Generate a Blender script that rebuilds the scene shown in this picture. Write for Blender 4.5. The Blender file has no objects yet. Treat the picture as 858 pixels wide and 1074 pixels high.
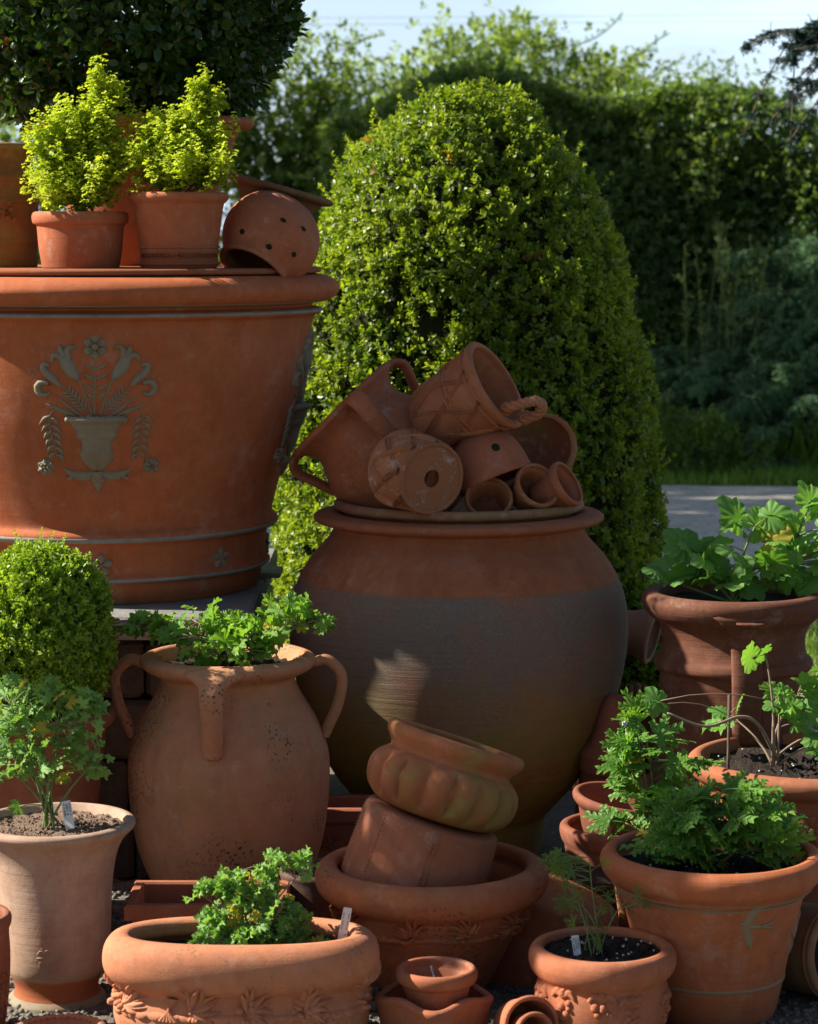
import bpy, math, random
import numpy as np
from mathutils import Vector, Matrix, Quaternion

rng = np.random.default_rng(11)
random.seed(11)
scene = bpy.context.scene
COL = scene.collection
R = math.radians
PI = math.pi

# ------------------------------------------------------------------ camera
FPX = 2600.0
PITCH = math.atan(287.0 / FPX)
CAMZ = 1.5
cam_d = bpy.data.cameras.new("camera")
cam = bpy.data.objects.new("camera", cam_d)
COL.objects.link(cam)
scene.camera = cam
cam.location = (0, 0, CAMZ)
cam.rotation_euler = (PI / 2 - PITCH, 0, 0)
cam_d.sensor_fit = 'VERTICAL'
cam_d.sensor_height = 24
cam_d.lens = 24 * FPX / 1074
cam_d.clip_start = 0.05
cam_d.clip_end = 1000
cam_d.dof.use_dof = True
cam_d.dof.focus_distance = 5.3
cam_d.dof.aperture_fstop = 5.0

# ------------------------------------------------------------------ world, sun
SUN_EL = R(37)
SUN_AZ = R(5)   # how far behind the picture plane the sun stands, on the left
SUN_DIR = Vector((-math.cos(SUN_AZ) * math.cos(SUN_EL), math.sin(SUN_AZ) * math.cos(SUN_EL), math.sin(SUN_EL)))
world = bpy.data.worlds.new("World")
scene.world = world
world.use_nodes = True
nt = world.node_tree
nt.nodes.clear()
w_out = nt.nodes.new("ShaderNodeOutputWorld")
w_bg = nt.nodes.new("ShaderNodeBackground")
w_sky = nt.nodes.new("ShaderNodeTexSky")
w_sky.sky_type = 'NISHITA'
w_sky.sun_disc = False
w_sky.sun_elevation = SUN_EL
w_sky.sun_rotation = math.atan2(SUN_DIR.x, SUN_DIR.y)
w_bg.inputs[1].default_value = 0.05
tc = nt.nodes.new("ShaderNodeTexCoord")
mp = nt.nodes.new("ShaderNodeMapping")
mp.inputs[3].default_value = (1.2, 1.2, 7.0)
mp.inputs[1].default_value = (0.3, 0.1, 0.45)
nz = nt.nodes.new("ShaderNodeTexNoise")
nz.inputs["Scale"].default_value = 2.2
nz.inputs["Detail"].default_value = 7
nz.inputs["Roughness"].default_value = 0.55
rp = nt.nodes.new("ShaderNodeMapRange")
rp.inputs[1].default_value = 0.42
rp.inputs[2].default_value = 0.68
rp.inputs[3].default_value = 0.42
rp.inputs[4].default_value = 0.95
mx = nt.nodes.new("ShaderNodeMix")
mx.data_type = 'RGBA'
mx.inputs[7].default_value = (11.0, 14.0, 17.5, 1)
nt.links.new(tc.outputs["Generated"], mp.inputs[0])
nt.links.new(mp.outputs[0], nz.inputs[0])
nt.links.new(nz.outputs[0], rp.inputs[0])
# the haze and thin cloud lie low in the north, the upper sky is clear
sxyz = nt.nodes.new("ShaderNodeSeparateXYZ")
nt.links.new(tc.outputs["Generated"], sxyz.inputs[0])
def _mr(sock, a, b, c, d):
    q = nt.nodes.new("ShaderNodeMapRange")
    nt.links.new(sock, q.inputs[0])
    for i, v in enumerate((a, b, c, d)):
        q.inputs[i + 1].default_value = v
    return q.outputs[0]
def _mul(a, b):
    q = nt.nodes.new("ShaderNodeMath"); q.operation = 'MULTIPLY'
    nt.links.new(a, q.inputs[0]); nt.links.new(b, q.inputs[1])
    return q.outputs[0]
lowm = _mr(sxyz.outputs[2], 0.35, 0.12, 0.0, 1.0)
frm = _mr(sxyz.outputs[1], 0.1, 0.7, 0.0, 1.0)
nt.links.new(_mul(rp.outputs[0], _mul(lowm, frm)), mx.inputs[0])
nt.links.new(w_sky.outputs[0], mx.inputs[6])
nt.links.new(mx.outputs[2], w_bg.inputs[0])
nt.links.new(w_bg.outputs[0], w_out.inputs[0])

sun_d = bpy.data.lights.new("sun", 'SUN')
sun_d.energy = 5.0
sun_d.angle = R(0.55)
sun_d.color = (1.0, 0.93, 0.82)
sun = bpy.data.objects.new("sun", sun_d)
COL.objects.link(sun)
sun.rotation_euler = SUN_DIR.to_track_quat('Z', 'Y').to_euler()

scene.view_settings.view_transform = 'Standard'
scene.view_settings.look = 'None'
scene.view_settings.exposure = 1.05
scene.view_settings.gamma = 1.0
scene.render.engine = 'CYCLES'
scene.cycles.max_bounces = 7
scene.cycles.diffuse_bounces = 4
scene.cycles.transmission_bounces = 3
scene.cycles.glossy_bounces = 2
scene.cycles.transparent_max_bounces = 4
scene.cycles.use_denoising = True

# ------------------------------------------------------------------ projection helpers (photo pixel + depth -> metres)
_F = Vector((0, math.cos(PITCH), -math.sin(PITCH)))
_U = Vector((0, math.sin(PITCH), math.cos(PITCH)))


def W(px, py, D):
    d = _F * FPX + Vector((1, 0, 0)) * (px - 429.0) + _U * (537.0 - py)
    return Vector((0, 0, CAMZ)) + d * (D / d.y)


def S(py, D):
    """metres per photo pixel at depth D on row py"""
    p = W(429, py, D) - Vector((0, 0, CAMZ))
    return p.dot(_F) / FPX


# ------------------------------------------------------------------ mesh builder
class MB:
    def __init__(self):
        self.v, self.t, self.f, self.n = [], [], {}, 0

    def add(self, verts, faces, tint=0.5):
        verts = np.asarray(verts, dtype=np.float64).reshape(-1, 3)
        by = {}
        for fc in faces:
            by.setdefault(len(fc), []).append(fc)
        for k, l in by.items():
            self.f.setdefault(k, []).append(np.asarray(l, dtype=np.int64) + self.n)
        self.v.append(verts)
        self.t.append(np.full(len(verts), tint) if np.isscalar(tint) else np.asarray(tint))
        self.n += len(verts)

    def addgrid(self, P, close_u=False, close_v=False, tint=0.5):
        """P (m,n,3): rows are rings"""
        m, n = P.shape[:2]
        i = np.arange(m if close_u else m - 1)[:, None]
        j = np.arange(n if close_v else n - 1)[None, :]
        i2, j2 = (i + 1) % m, (j + 1) % n
        F = np.stack(np.broadcast_arrays(i * n + j, i * n + j2, i2 * n + j2, i2 * n + j), -1).reshape(-1, 4)
        self.f.setdefault(4, []).append(F + self.n)
        self.v.append(P.reshape(-1, 3))
        self.t.append(np.full(m * n, tint))
        self.n += m * n

    def addn(self, T, pos, rot, size, tint):
        V, F = T
        k, n = len(V), len(pos)
        if n == 0:
            return
        size = np.asarray(size)
        X = np.einsum('nij,kj->nki', rot, V) * (size[:, None, None] if size.ndim == 1 else size[:, None, :]) + pos[:, None, :]
        by = {}
        for fc in F:
            by.setdefault(len(fc), []).append(fc)
        off = (np.arange(n) * k)[:, None, None]
        for kk, l in by.items():
            A = np.asarray(l, dtype=np.int64)[None] + off + self.n
            self.f.setdefault(kk, []).append(A.reshape(-1, kk))
        self.v.append(X.reshape(-1, 3))
        self.t.append(np.repeat(tint, k))
        self.n += n * k

    def build(self, name, mat, parent=None, loc=None, smooth=True):
        me = bpy.data.meshes.new(name)
        if self.n:
            V = np.concatenate(self.v).astype(np.float32)
            me.vertices.add(len(V))
            me.vertices.foreach_set("co", V.ravel())
            loops, tot = [], []
            for k, l in self.f.items():
                A = np.concatenate(l)
                loops.append(A.ravel())
                tot.append(np.full(len(A), k))
            loops = np.concatenate(loops).astype(np.int32)
            tot = np.concatenate(tot).astype(np.int32)
            me.loops.add(len(loops))
            me.loops.foreach_set("vertex_index", loops)
            me.polygons.add(len(tot))
            st = np.concatenate([[0], np.cumsum(tot)[:-1]]).astype(np.int32)
            me.polygons.foreach_set("loop_start", st)
            me.polygons.foreach_set("loop_total", tot)
            me.update(calc_edges=True)
            me.validate()
            me.polygons.foreach_set("use_smooth", np.full(len(me.polygons), smooth))
            a = me.attributes.new("tint", 'FLOAT', 'POINT')
            tt = np.concatenate(self.t).astype(np.float32)
            if len(a.data) == len(tt):
                a.data.foreach_set("value", tt)
        me.materials.append(mat)
        o = bpy.data.objects.new(name, me)
        COL.objects.link(o)
        if parent is not None:
            o.parent = parent
        if loc is not None:
            o.location = loc
        return o


def tag(o, label=None, cat=None, group=None, kind=None):
    if label: o["label"] = label
    if cat: o["category"] = cat
    if group: o["group"] = group
    if kind: o["kind"] = kind
    return o


def empty(name, loc, label, cat, group=None):
    o = bpy.data.objects.new(name, None)
    o.empty_display_size = 0.05
    COL.objects.link(o)
    o.location = loc
    return tag(o, label, cat, group)


# ------------------------------------------------------------------ node helpers / materials
def nd(nt, typ, ins=None, **attrs):
    n = nt.nodes.new(typ)
    for k, v in attrs.items():
        setattr(n, k, v)
    for k, v in (ins or {}).items():
        s = n.inputs[k]
        if hasattr(v, 'is_linked') or isinstance(v, bpy.types.NodeSocket):
            nt.links.new(v, s)
        else:
            s.default_value = v
    return n


def newmat(name):
    m = bpy.data.materials.new(name)
    m.use_nodes = True
    nt = m.node_tree
    nt.nodes.clear()
    return m, nt


def noise(nt, vec, scale, detail=4, rough=0.5):
    return nd(nt, "ShaderNodeTexNoise", {"Vector": vec, "Scale": scale, "Detail": detail, "Roughness": rough}).outputs[0]


def ramp(nt, fac, a, b, c=0.0, d=1.0):
    return nd(nt, "ShaderNodeMapRange", {0: fac, 1: a, 2: b, 3: c, 4: d}).outputs[0]


def mixc(nt, fac, a, b, blend='MIX'):
    n = nd(nt, "ShaderNodeMix", data_type='RGBA', blend_type=blend)
    for i, v in ((0, fac), (6, a), (7, b)):
        if isinstance(v, bpy.types.NodeSocket):
            nt.links.new(v, n.inputs[i])
        elif i == 0:
            n.inputs[0].default_value = v
        else:
            n.inputs[i].default_value = (*v, 1)
    return n.outputs[2]


def mth(nt, op, a, b=0.0):
    return nd(nt, "ShaderNodeMath", {0: a, 1: b}, operation=op).outputs[0]


def terra(name, c1, c2=None, rings=1.0, spots=0.0, algae=0.0, white=0.0, grain=1.0, rough=0.82, zband=None, seed=0.0, zalgae=None, crust=0.0):
    """fired clay; zband: list of (z from which it starts, colour) in the pot's own height"""
    m, nt = newmat(name)
    c2 = c2 or tuple(x * 0.72 for x in c1)
    warm = lambda c: (min(1, c[0] * 1.05), c[1] * .86, c[2] * .70)
    c1, c2 = warm(c1), warm(c2)
    tcn = nd(nt, "ShaderNodeTexCoord")
    mpn = nd(nt, "ShaderNodeMapping", {0: tcn.outputs["Object"], 1: (seed, seed * 1.7, 0)})
    P = mpn.outputs[0]
    sx = nd(nt, "ShaderNodeSeparateXYZ", {0: tcn.outputs["Object"]})
    z = sx.outputs[2]
    ringv = nd(nt, "ShaderNodeMapping", {0: P, 3: (2, 2, 70)}).outputs[0]
    ringn = noise(nt, ringv, 1.6, 3, 0.6)
    big = noise(nt, P, 4.5, 5, 0.6)
    mid = noise(nt, P, 30, 5, 0.6)
    fine = noise(nt, P, 420, 3, 0.6)
    col = mixc(nt, ramp(nt, big, 0.35, 0.68), c1, c2)
    if zband:
        edge = noise(nt, P, 25, 3, 0.5)
        ze = mth(nt, 'ADD', z, mth(nt, 'MULTIPLY', mth(nt, 'SUBTRACT', edge, 0.5), 0.012))
        for zb, cb in zband:
            f = ramp(nt, ze, zb - 0.003, zb + 0.003)
            cbv = mixc(nt, ramp(nt, big, 0.35, 0.68), cb, tuple(x * 0.78 for x in cb))
            col = mixc(nt, f, col, cbv)
    # wheel turned tone rings and fine mottling
    col = mixc(nt, mth(nt, 'MULTIPLY', ramp(nt, ringn, 0.35, 0.7), 0.22 * rings), col, tuple(min(1, x * 1.35) for x in c1))
    col = mixc(nt, ramp(nt, mid, 0.35, 0.75, 0.0, 0.35), col, (c1[0] * 0.45, c1[1] * 0.42, c1[2] * 0.42))
    col = mixc(nt, ramp(nt, fine, 0.4, 0.75, 0.0, 0.28), col, (c1[0] * 0.5, c1[1] * 0.5, c1[2] * 0.5))
    dust = noise(nt, P, 11, 6, 0.7)
    col = mixc(nt, ramp(nt, dust, 0.5, 0.78, 0.0, 0.2), col, (0.60, 0.36, 0.26))
    st1 = noise(nt, nd(nt, "ShaderNodeMapping", {0: P, 3: (1, 1, 0.12)}).outputs[0], 22, 5, 0.7)
    col = mixc(nt, ramp(nt, st1, 0.52, 0.75, 0.0, 0.38), col, (c1[0] * .42, c1[1] * .42, c1[2] * .45))
    bl = noise(nt, nd(nt, "ShaderNodeMapping", {0: P, 1: (7, 3, 5)}).outputs[0], 9, 7, 0.75)
    col = mixc(nt, ramp(nt, bl, 0.56, 0.72, 0.0, 0.34), col, (0.56, 0.40, 0.31))
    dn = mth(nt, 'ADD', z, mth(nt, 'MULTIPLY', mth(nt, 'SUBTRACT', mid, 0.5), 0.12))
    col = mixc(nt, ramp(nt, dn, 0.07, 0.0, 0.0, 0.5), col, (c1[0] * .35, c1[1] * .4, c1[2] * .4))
    if crust:
        cr = noise(nt, P, 130, 5, 0.75)
        cr2 = noise(nt, P, 7, 4, 0.6)
        zc = ramp(nt, z, crust[0], crust[1])
        zc2 = ramp(nt, z, crust[2], crust[2] - 0.01)
        fac = mth(nt, 'MULTIPLY', mth(nt, 'MULTIPLY', zc, zc2), ramp(nt, mth(nt, 'ADD', cr, mth(nt, 'MULTIPLY', cr2, 1.1)), 0.72, 1.1, 0.25, 0.95))
        col = mixc(nt, fac, col, (0.185, 0.145, 0.112))
        cr3 = noise(nt, P, 260, 2, 0.5)
        fac2 = mth(nt, 'MULTIPLY', mth(nt, 'MULTIPLY', zc, zc2), ramp(nt, cr3, 0.56, 0.68, 0.0, 0.5))
        col = mixc(nt, fac2, col, (0.34, 0.24, 0.20))
    if algae:
        an = noise(nt, P, 6, 6, 0.65)
        if zalgae:
            zf = ramp(nt, z, zalgae[0], zalgae[1])
            an = mth(nt, 'MULTIPLY', an, zf)
            fa = ramp(nt, an, 0.2, 0.6, 0.0, algae)
        else:
            fa = ramp(nt, an, 0.47, 0.66, 0.0, algae)
        col = mixc(nt, fa, col, (0.20, 0.20, 0.035))
    if spots:
        vo = nd(nt, "ShaderNodeTexVoronoi", {"Vector": P, "Scale": 105, "Randomness": 1.0})
        sm = noise(nt, P, 8, 3, 0.5)
        sf = mth(nt, 'MULTIPLY', ramp(nt, vo.outputs[0], 0.42, 0.2), ramp(nt, sm, 0.5, 0.62, 0.0, spots))
        col = mixc(nt, sf, col, (0.075, 0.05, 0.04))
    if white:
        wn = noise(nt, P, 24, 6, 0.75)
        col = mixc(nt, ramp(nt, wn, 0.56, 0.72, 0.0, white), col, (0.6, 0.55, 0.5))
        wn2 = noise(nt, P, 140, 3, 0.6)
        col = mixc(nt, ramp(nt, wn2, 0.66, 0.74, 0.0, white), col, (0.7, 0.64, 0.58))
    h = mth(nt, 'ADD', mth(nt, 'MULTIPLY', ringn, 0.9 * rings), mth(nt, 'ADD', mth(nt, 'MULTIPLY', fine, 0.35 * grain), mth(nt, 'MULTIPLY', mid, 0.5)))
    bp = nd(nt, "ShaderNodeBump", {"Height": h, "Distance": 0.003, "Strength": 0.55})
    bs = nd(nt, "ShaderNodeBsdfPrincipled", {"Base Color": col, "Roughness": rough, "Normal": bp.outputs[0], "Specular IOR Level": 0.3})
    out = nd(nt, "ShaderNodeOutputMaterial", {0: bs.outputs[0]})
    return m


def leafmat(name, c_dark, c_light, rough=0.45, trans=0.35, spec=0.5, odd=None, tcol=None):
    m, nt = newmat(name)
    at = nd(nt, "ShaderNodeAttribute", attribute_name="tint")
    tcn = nd(nt, "ShaderNodeTexCoord")
    n1 = noise(nt, tcn.outputs["Object"], 60, 3, 0.6)
    f = mth(nt, 'ADD', at.outputs["Fac"], mth(nt, 'MULTIPLY', mth(nt, 'SUBTRACT', n1, 0.5), 0.5))
    col = mixc(nt, ramp(nt, f, 0.05, 0.95), c_dark, c_light)
    if odd:
        col = mixc(nt, ramp(nt, at.outputs["Fac"], 0.965, 0.985), col, odd)
    bp = nd(nt, "ShaderNodeBump", {"Height": n1, "Distance": 0.0015, "Strength": 0.5})
    bs = nd(nt, "ShaderNodeBsdfPrincipled", {"Base Color": col, "Roughness": rough, "Specular IOR Level": spec, "Normal": bp.outputs[0]})
    tcx = mixc(nt, 1.0, col, tcol or (1.0, 1.0, 0.35), 'MULTIPLY')
    br = nd(nt, "ShaderNodeMix", data_type='RGBA', blend_type='ADD')
    br.inputs[0].default_value = 1.0
    nt.links.new(tcx, br.inputs[6]); nt.links.new(tcx, br.inputs[7])
    tr = nd(nt, "ShaderNodeBsdfTranslucent", {0: br.outputs[2]})
    mxs = nd(nt, "ShaderNodeMixShader", {0: trans, 1: bs.outputs[0], 2: tr.outputs[0]})
    nd(nt, "ShaderNodeOutputMaterial", {0: mxs.outputs[0]})
    return m


def simple(name, c1, c2, scale=20, rough=0.8, bump=0.4, dist=0.004, stretch=(1, 1, 1), spec=0.3, detail=6, fleck=None):
    m, nt = newmat(name)
    tcn = nd(nt, "ShaderNodeTexCoord")
    P = nd(nt, "ShaderNodeMapping", {0: tcn.outputs["Object"], 3: stretch}).outputs[0]
    a = noise(nt, P, scale, detail, 0.65)
    b = noise(nt, P, scale * 0.12, 4, 0.6)
    col = mixc(nt, ramp(nt, mth(nt, 'ADD', mth(nt, 'MULTIPLY', a, 0.6), mth(nt, 'MULTIPLY', b, 0.4)), 0.35, 0.65), c1, c2)
    if fleck:
        v = nd(nt, "ShaderNodeTexVoronoi", {"Vector": P, "Scale": scale * 2.5})
        col = mixc(nt, ramp(nt, v.outputs[0], 0.28, 0.16, 0.0, 0.8), col, fleck)
    bp = nd(nt, "ShaderNodeBump", {"Height": a, "Distance": dist, "Strength": bump})
    bs = nd(nt, "ShaderNodeBsdfPrincipled", {"Base Color": col, "Roughness": rough, "Normal": bp.outputs[0], "Specular IOR Level": spec})
    nd(nt, "ShaderNodeOutputMaterial", {0: bs.outputs[0]})
    return m


OR = (0.50, 0.165, 0.065)      # fresh orange clay
PK = (0.47, 0.175, 0.09)       # pinker clay
BR = (0.30, 0.115, 0.062)      # old brown clay
M = {}
M['slip'] = simple('grey_green_slip', (0.26, 0.26, 0.19), (0.26, 0.17, 0.10), 45, 0.75, 0.4, 0.001)
M['slip_brown'] = simple('olive_brown_slip', (0.27, 0.22, 0.14), (0.29, 0.18, 0.10), 45, 0.75, 0.4, 0.001)
M['slip_pale'] = simple('pale_slip', (0.33, 0.33, 0.30), (0.22, 0.20, 0.17), 40, 0.75, 0.4, 0.001)
M['soil'] = simple('potting_soil', (0.018, 0.012, 0.009), (0.045, 0.03, 0.02), 90, 0.95, 1.0, 0.01, fleck=(0.12, 0.10, 0.08))
M['soil_pale'] = simple('gritty_compost', (0.16, 0.10, 0.07), (0.32, 0.22, 0.16), 110, 0.95, 1.0, 0.01)
M['grit'] = simple('grit', (0.45, 0.42, 0.38), (0.7, 0.66, 0.6), 50, 0.8, 0.4)
M['bark'] = simple('bark', (0.09, 0.06, 0.04), (0.17, 0.13, 0.09), 30, 0.9, 0.8, 0.01, (1, 1, 0.3))
M['stem_green'] = simple('green_stem', (0.12, 0.19, 0.05), (0.20, 0.26, 0.09), 60, 0.6, 0.3, 0.001)
M['stem_brown'] = simple('woody_stem', (0.22, 0.15, 0.10), (0.32, 0.25, 0.17), 60, 0.8, 0.5, 0.002)
M['stem_red'] = simple('reddish_stem', (0.25, 0.10, 0.07), (0.16, 0.20, 0.06), 30, 0.6, 0.3, 0.001)
M['tagw'] = simple('white_plastic', (0.62, 0.64, 0.64), (0.72, 0.74, 0.74), 30, 0.5, 0.1, 0.0005)
M['ink'] = simple('pencil', (0.05, 0.05, 0.06), (0.09, 0.09, 0.11), 30, 0.6, 0.1)
M['stone'] = simple('grey_stone', (0.16, 0.16, 0.15), (0.26, 0.25, 0.23), 14, 0.9, 0.8, 0.01)
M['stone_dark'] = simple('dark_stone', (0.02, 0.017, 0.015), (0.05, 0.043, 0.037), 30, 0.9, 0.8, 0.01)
M['wood'] = simple('weathered_wood', (0.20, 0.19, 0.12), (0.33, 0.31, 0.20), 12, 0.85, 0.7, 0.004, (1, 8, 8))
M['core'] = simple('twigs_and_hole_dark', (0.012, 0.018, 0.006), (0.035, 0.035, 0.015), 40, 0.95, 1.0, 0.02)  # inner twigs of bushes; also the painted dark inside small holes
M['box'] = leafmat('box_leaf', (0.085, 0.15, 0.012), (0.29, 0.36, 0.03), 0.42, 0.40, 0.55, odd=(0.35, 0.16, 0.04))
M['boxball'] = leafmat('young_box_leaf', (0.12, 0.22, 0.015), (0.32, 0.43, 0.04), 0.4, 0.35, 0.5, odd=(0.3, 0.25, 0.05))
M['bay'] = leafmat('privet_leaf', (0.025, 0.06, 0.012), (0.055, 0.11, 0.02), 0.3, 0.22, 0.6, odd=(0.40, 0.13, 0.02))
M['hedge'] = leafmat('hedge_leaf', (0.055, 0.105, 0.03), (0.17, 0.25, 0.065), 0.4, 0.45, 0.5, odd=(0.25, 0.17, 0.05))
M['haw'] = leafmat('hawthorn_leaf', (0.13, 0.20, 0.05), (0.24, 0.31, 0.09), 0.45, 0.45, 0.4)
M['cedar'] = leafmat('blue_green_needles', (0.075, 0.16, 0.075), (0.15, 0.27, 0.11), 0.6, 0.15, 0.3, tcol=(1, 1, 0.8))
M['cedar_dark'] = leafmat('cedar_needles', (0.02, 0.045, 0.04), (0.04, 0.07, 0.06), 0.6, 0.1, 0.3, tcol=(1, 1, 0.8))
M['weed'] = leafmat('weed_leaf', (0.07, 0.13, 0.03), (0.16, 0.24, 0.05), 0.5, 0.35, 0.3)
M['nettle'] = leafmat('nettle_leaf', (0.08, 0.14, 0.05), (0.17, 0.22, 0.09), 0.5, 0.35, 0.3)
M['grass'] = leafmat('grass_blade', (0.11, 0.20, 0.025), (0.24, 0.36, 0.06), 0.5, 0.35, 0.3)
M['yellow'] = leafmat('lime_leaf', (0.24, 0.34, 0.02), (0.52, 0.58, 0.08), 0.5, 0.35, 0.35)
M['pel'] = leafmat('pelargonium_leaf', (0.11, 0.24, 0.03), (0.22, 0.38, 0.07), 0.55, 0.35, 0.3, odd=(0.42, 0.36, 0.05))
M['pel_grey'] = leafmat('crinkled_leaf', (0.13, 0.26, 0.06), (0.25, 0.42, 0.12), 0.6, 0.3, 0.3, odd=(0.42, 0.36, 0.05))
M['pel_big'] = leafmat('broad_leaf', (0.10, 0.24, 0.045), (0.19, 0.37, 0.08), 0.55, 0.35, 0.3, odd=(0.42, 0.36, 0.05))
M['pel_lace'] = leafmat('lacy_leaf', (0.09, 0.22, 0.03), (0.19, 0.36, 0.06), 0.5, 0.35, 0.35, odd=(0.42, 0.36, 0.05))
M['fern'] = leafmat('feathery_leaf', (0.10, 0.17, 0.03), (0.20, 0.27, 0.06), 0.5, 0.35, 0.3)
M['flower'] = simple('pale_petals', (0.5, 0.42, 0.6), (0.7, 0.62, 0.75), 30, 0.6, 0.1)
M['pinkflower'] = simple('faded_buds', (0.40, 0.30, 0.24), (0.55, 0.42, 0.36), 60, 0.7, 0.4)


# ------------------------------------------------------------------ geometry helpers
def tube(mb, pts, radii, seg=8, tint=0.5, cap=True, flat=1.0, updir=None):
    pts = np.array([tuple(p) for p in pts], float)
    n = len(pts)
    radii = np.broadcast_to(np.asarray(radii, float), (n,)) if np.ndim(radii) < 2 else np.asarray(radii)
    t = np.gradient(pts, axis=0)
    t /= np.linalg.norm(t, axis=1)[:, None] + 1e-12
    ref = np.array(updir if updir is not None else (0.31, 0.17, 0.93), float)
    if updir is None and abs(t[0].dot(ref)) > 0.9:
        ref = np.array((1.0, 0.1, 0))
    rings = []
    a = np.linspace(0, 2 * PI, seg, endpoint=False)
    u = ref - t[0] * ref.dot(t[0])
    for i in range(n):
        if updir is not None:
            u = ref
        u = u - t[i] * u.dot(t[i])
        u = u / (np.linalg.norm(u) + 1e-12)
        w = np.cross(t[i], u)
        r1 = radii[i] if radii.ndim == 1 else radii[i, 0]
        r2 = r1 * flat if radii.ndim == 1 else radii[i, 1]
        rings.append(pts[i] + np.outer(np.cos(a) * r1, u) + np.outer(np.sin(a) * r2, w))
    if cap:
        rings = [np.repeat(pts[:1], seg, 0)] + rings + [np.repeat(pts[-1:], seg, 0)]
    mb.addgrid(np.array(rings), close_v=True, tint=tint)


def bez(p0, p1, p2, n=8, p3=None):
    t = np.linspace(0, 1, n)[:, None]
    p0, p1, p2 = (np.array(tuple(p), float) for p in (p0, p1, p2))
    if p3 is None:
        return (1 - t) ** 2 * p0 + 2 * t * (1 - t) * p1 + t ** 2 * p2
    p3 = np.array(tuple(p3), float)
    return (1 - t) ** 3 * p0 + 3 * t * (1 - t) ** 2 * p1 + 3 * t * t * (1 - t) * p2 + t ** 3 * p3


def spline(P, n=24):
    P = [np.array(tuple(p), float) for p in P]
    P = [2 * P[0] - P[1]] + P + [2 * P[-1] - P[-2]]
    out = []
    k = len(P) - 3
    for s in np.linspace(0, k, n):
        i = min(int(s), k - 1)
        t = s - i
        a, b, c, d = P[i:i + 4]
        out.append(0.5 * (2 * b + (c - a) * t + (2 * a - 5 * b + 4 * c - d) * t * t + (3 * b - a - 3 * c + d) * t ** 3))
    return np.array(out)


def chaikin(P, it=2):
    P = np.asarray(P, float)
    for _ in range(it):
        Q = [P[0]]
        for a, b in zip(P[:-1], P[1:]):
            Q += [0.75 * a + 0.25 * b, 0.25 * a + 0.75 * b]
        Q.append(P[-1])
        P = np.array(Q)
    return P


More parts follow.
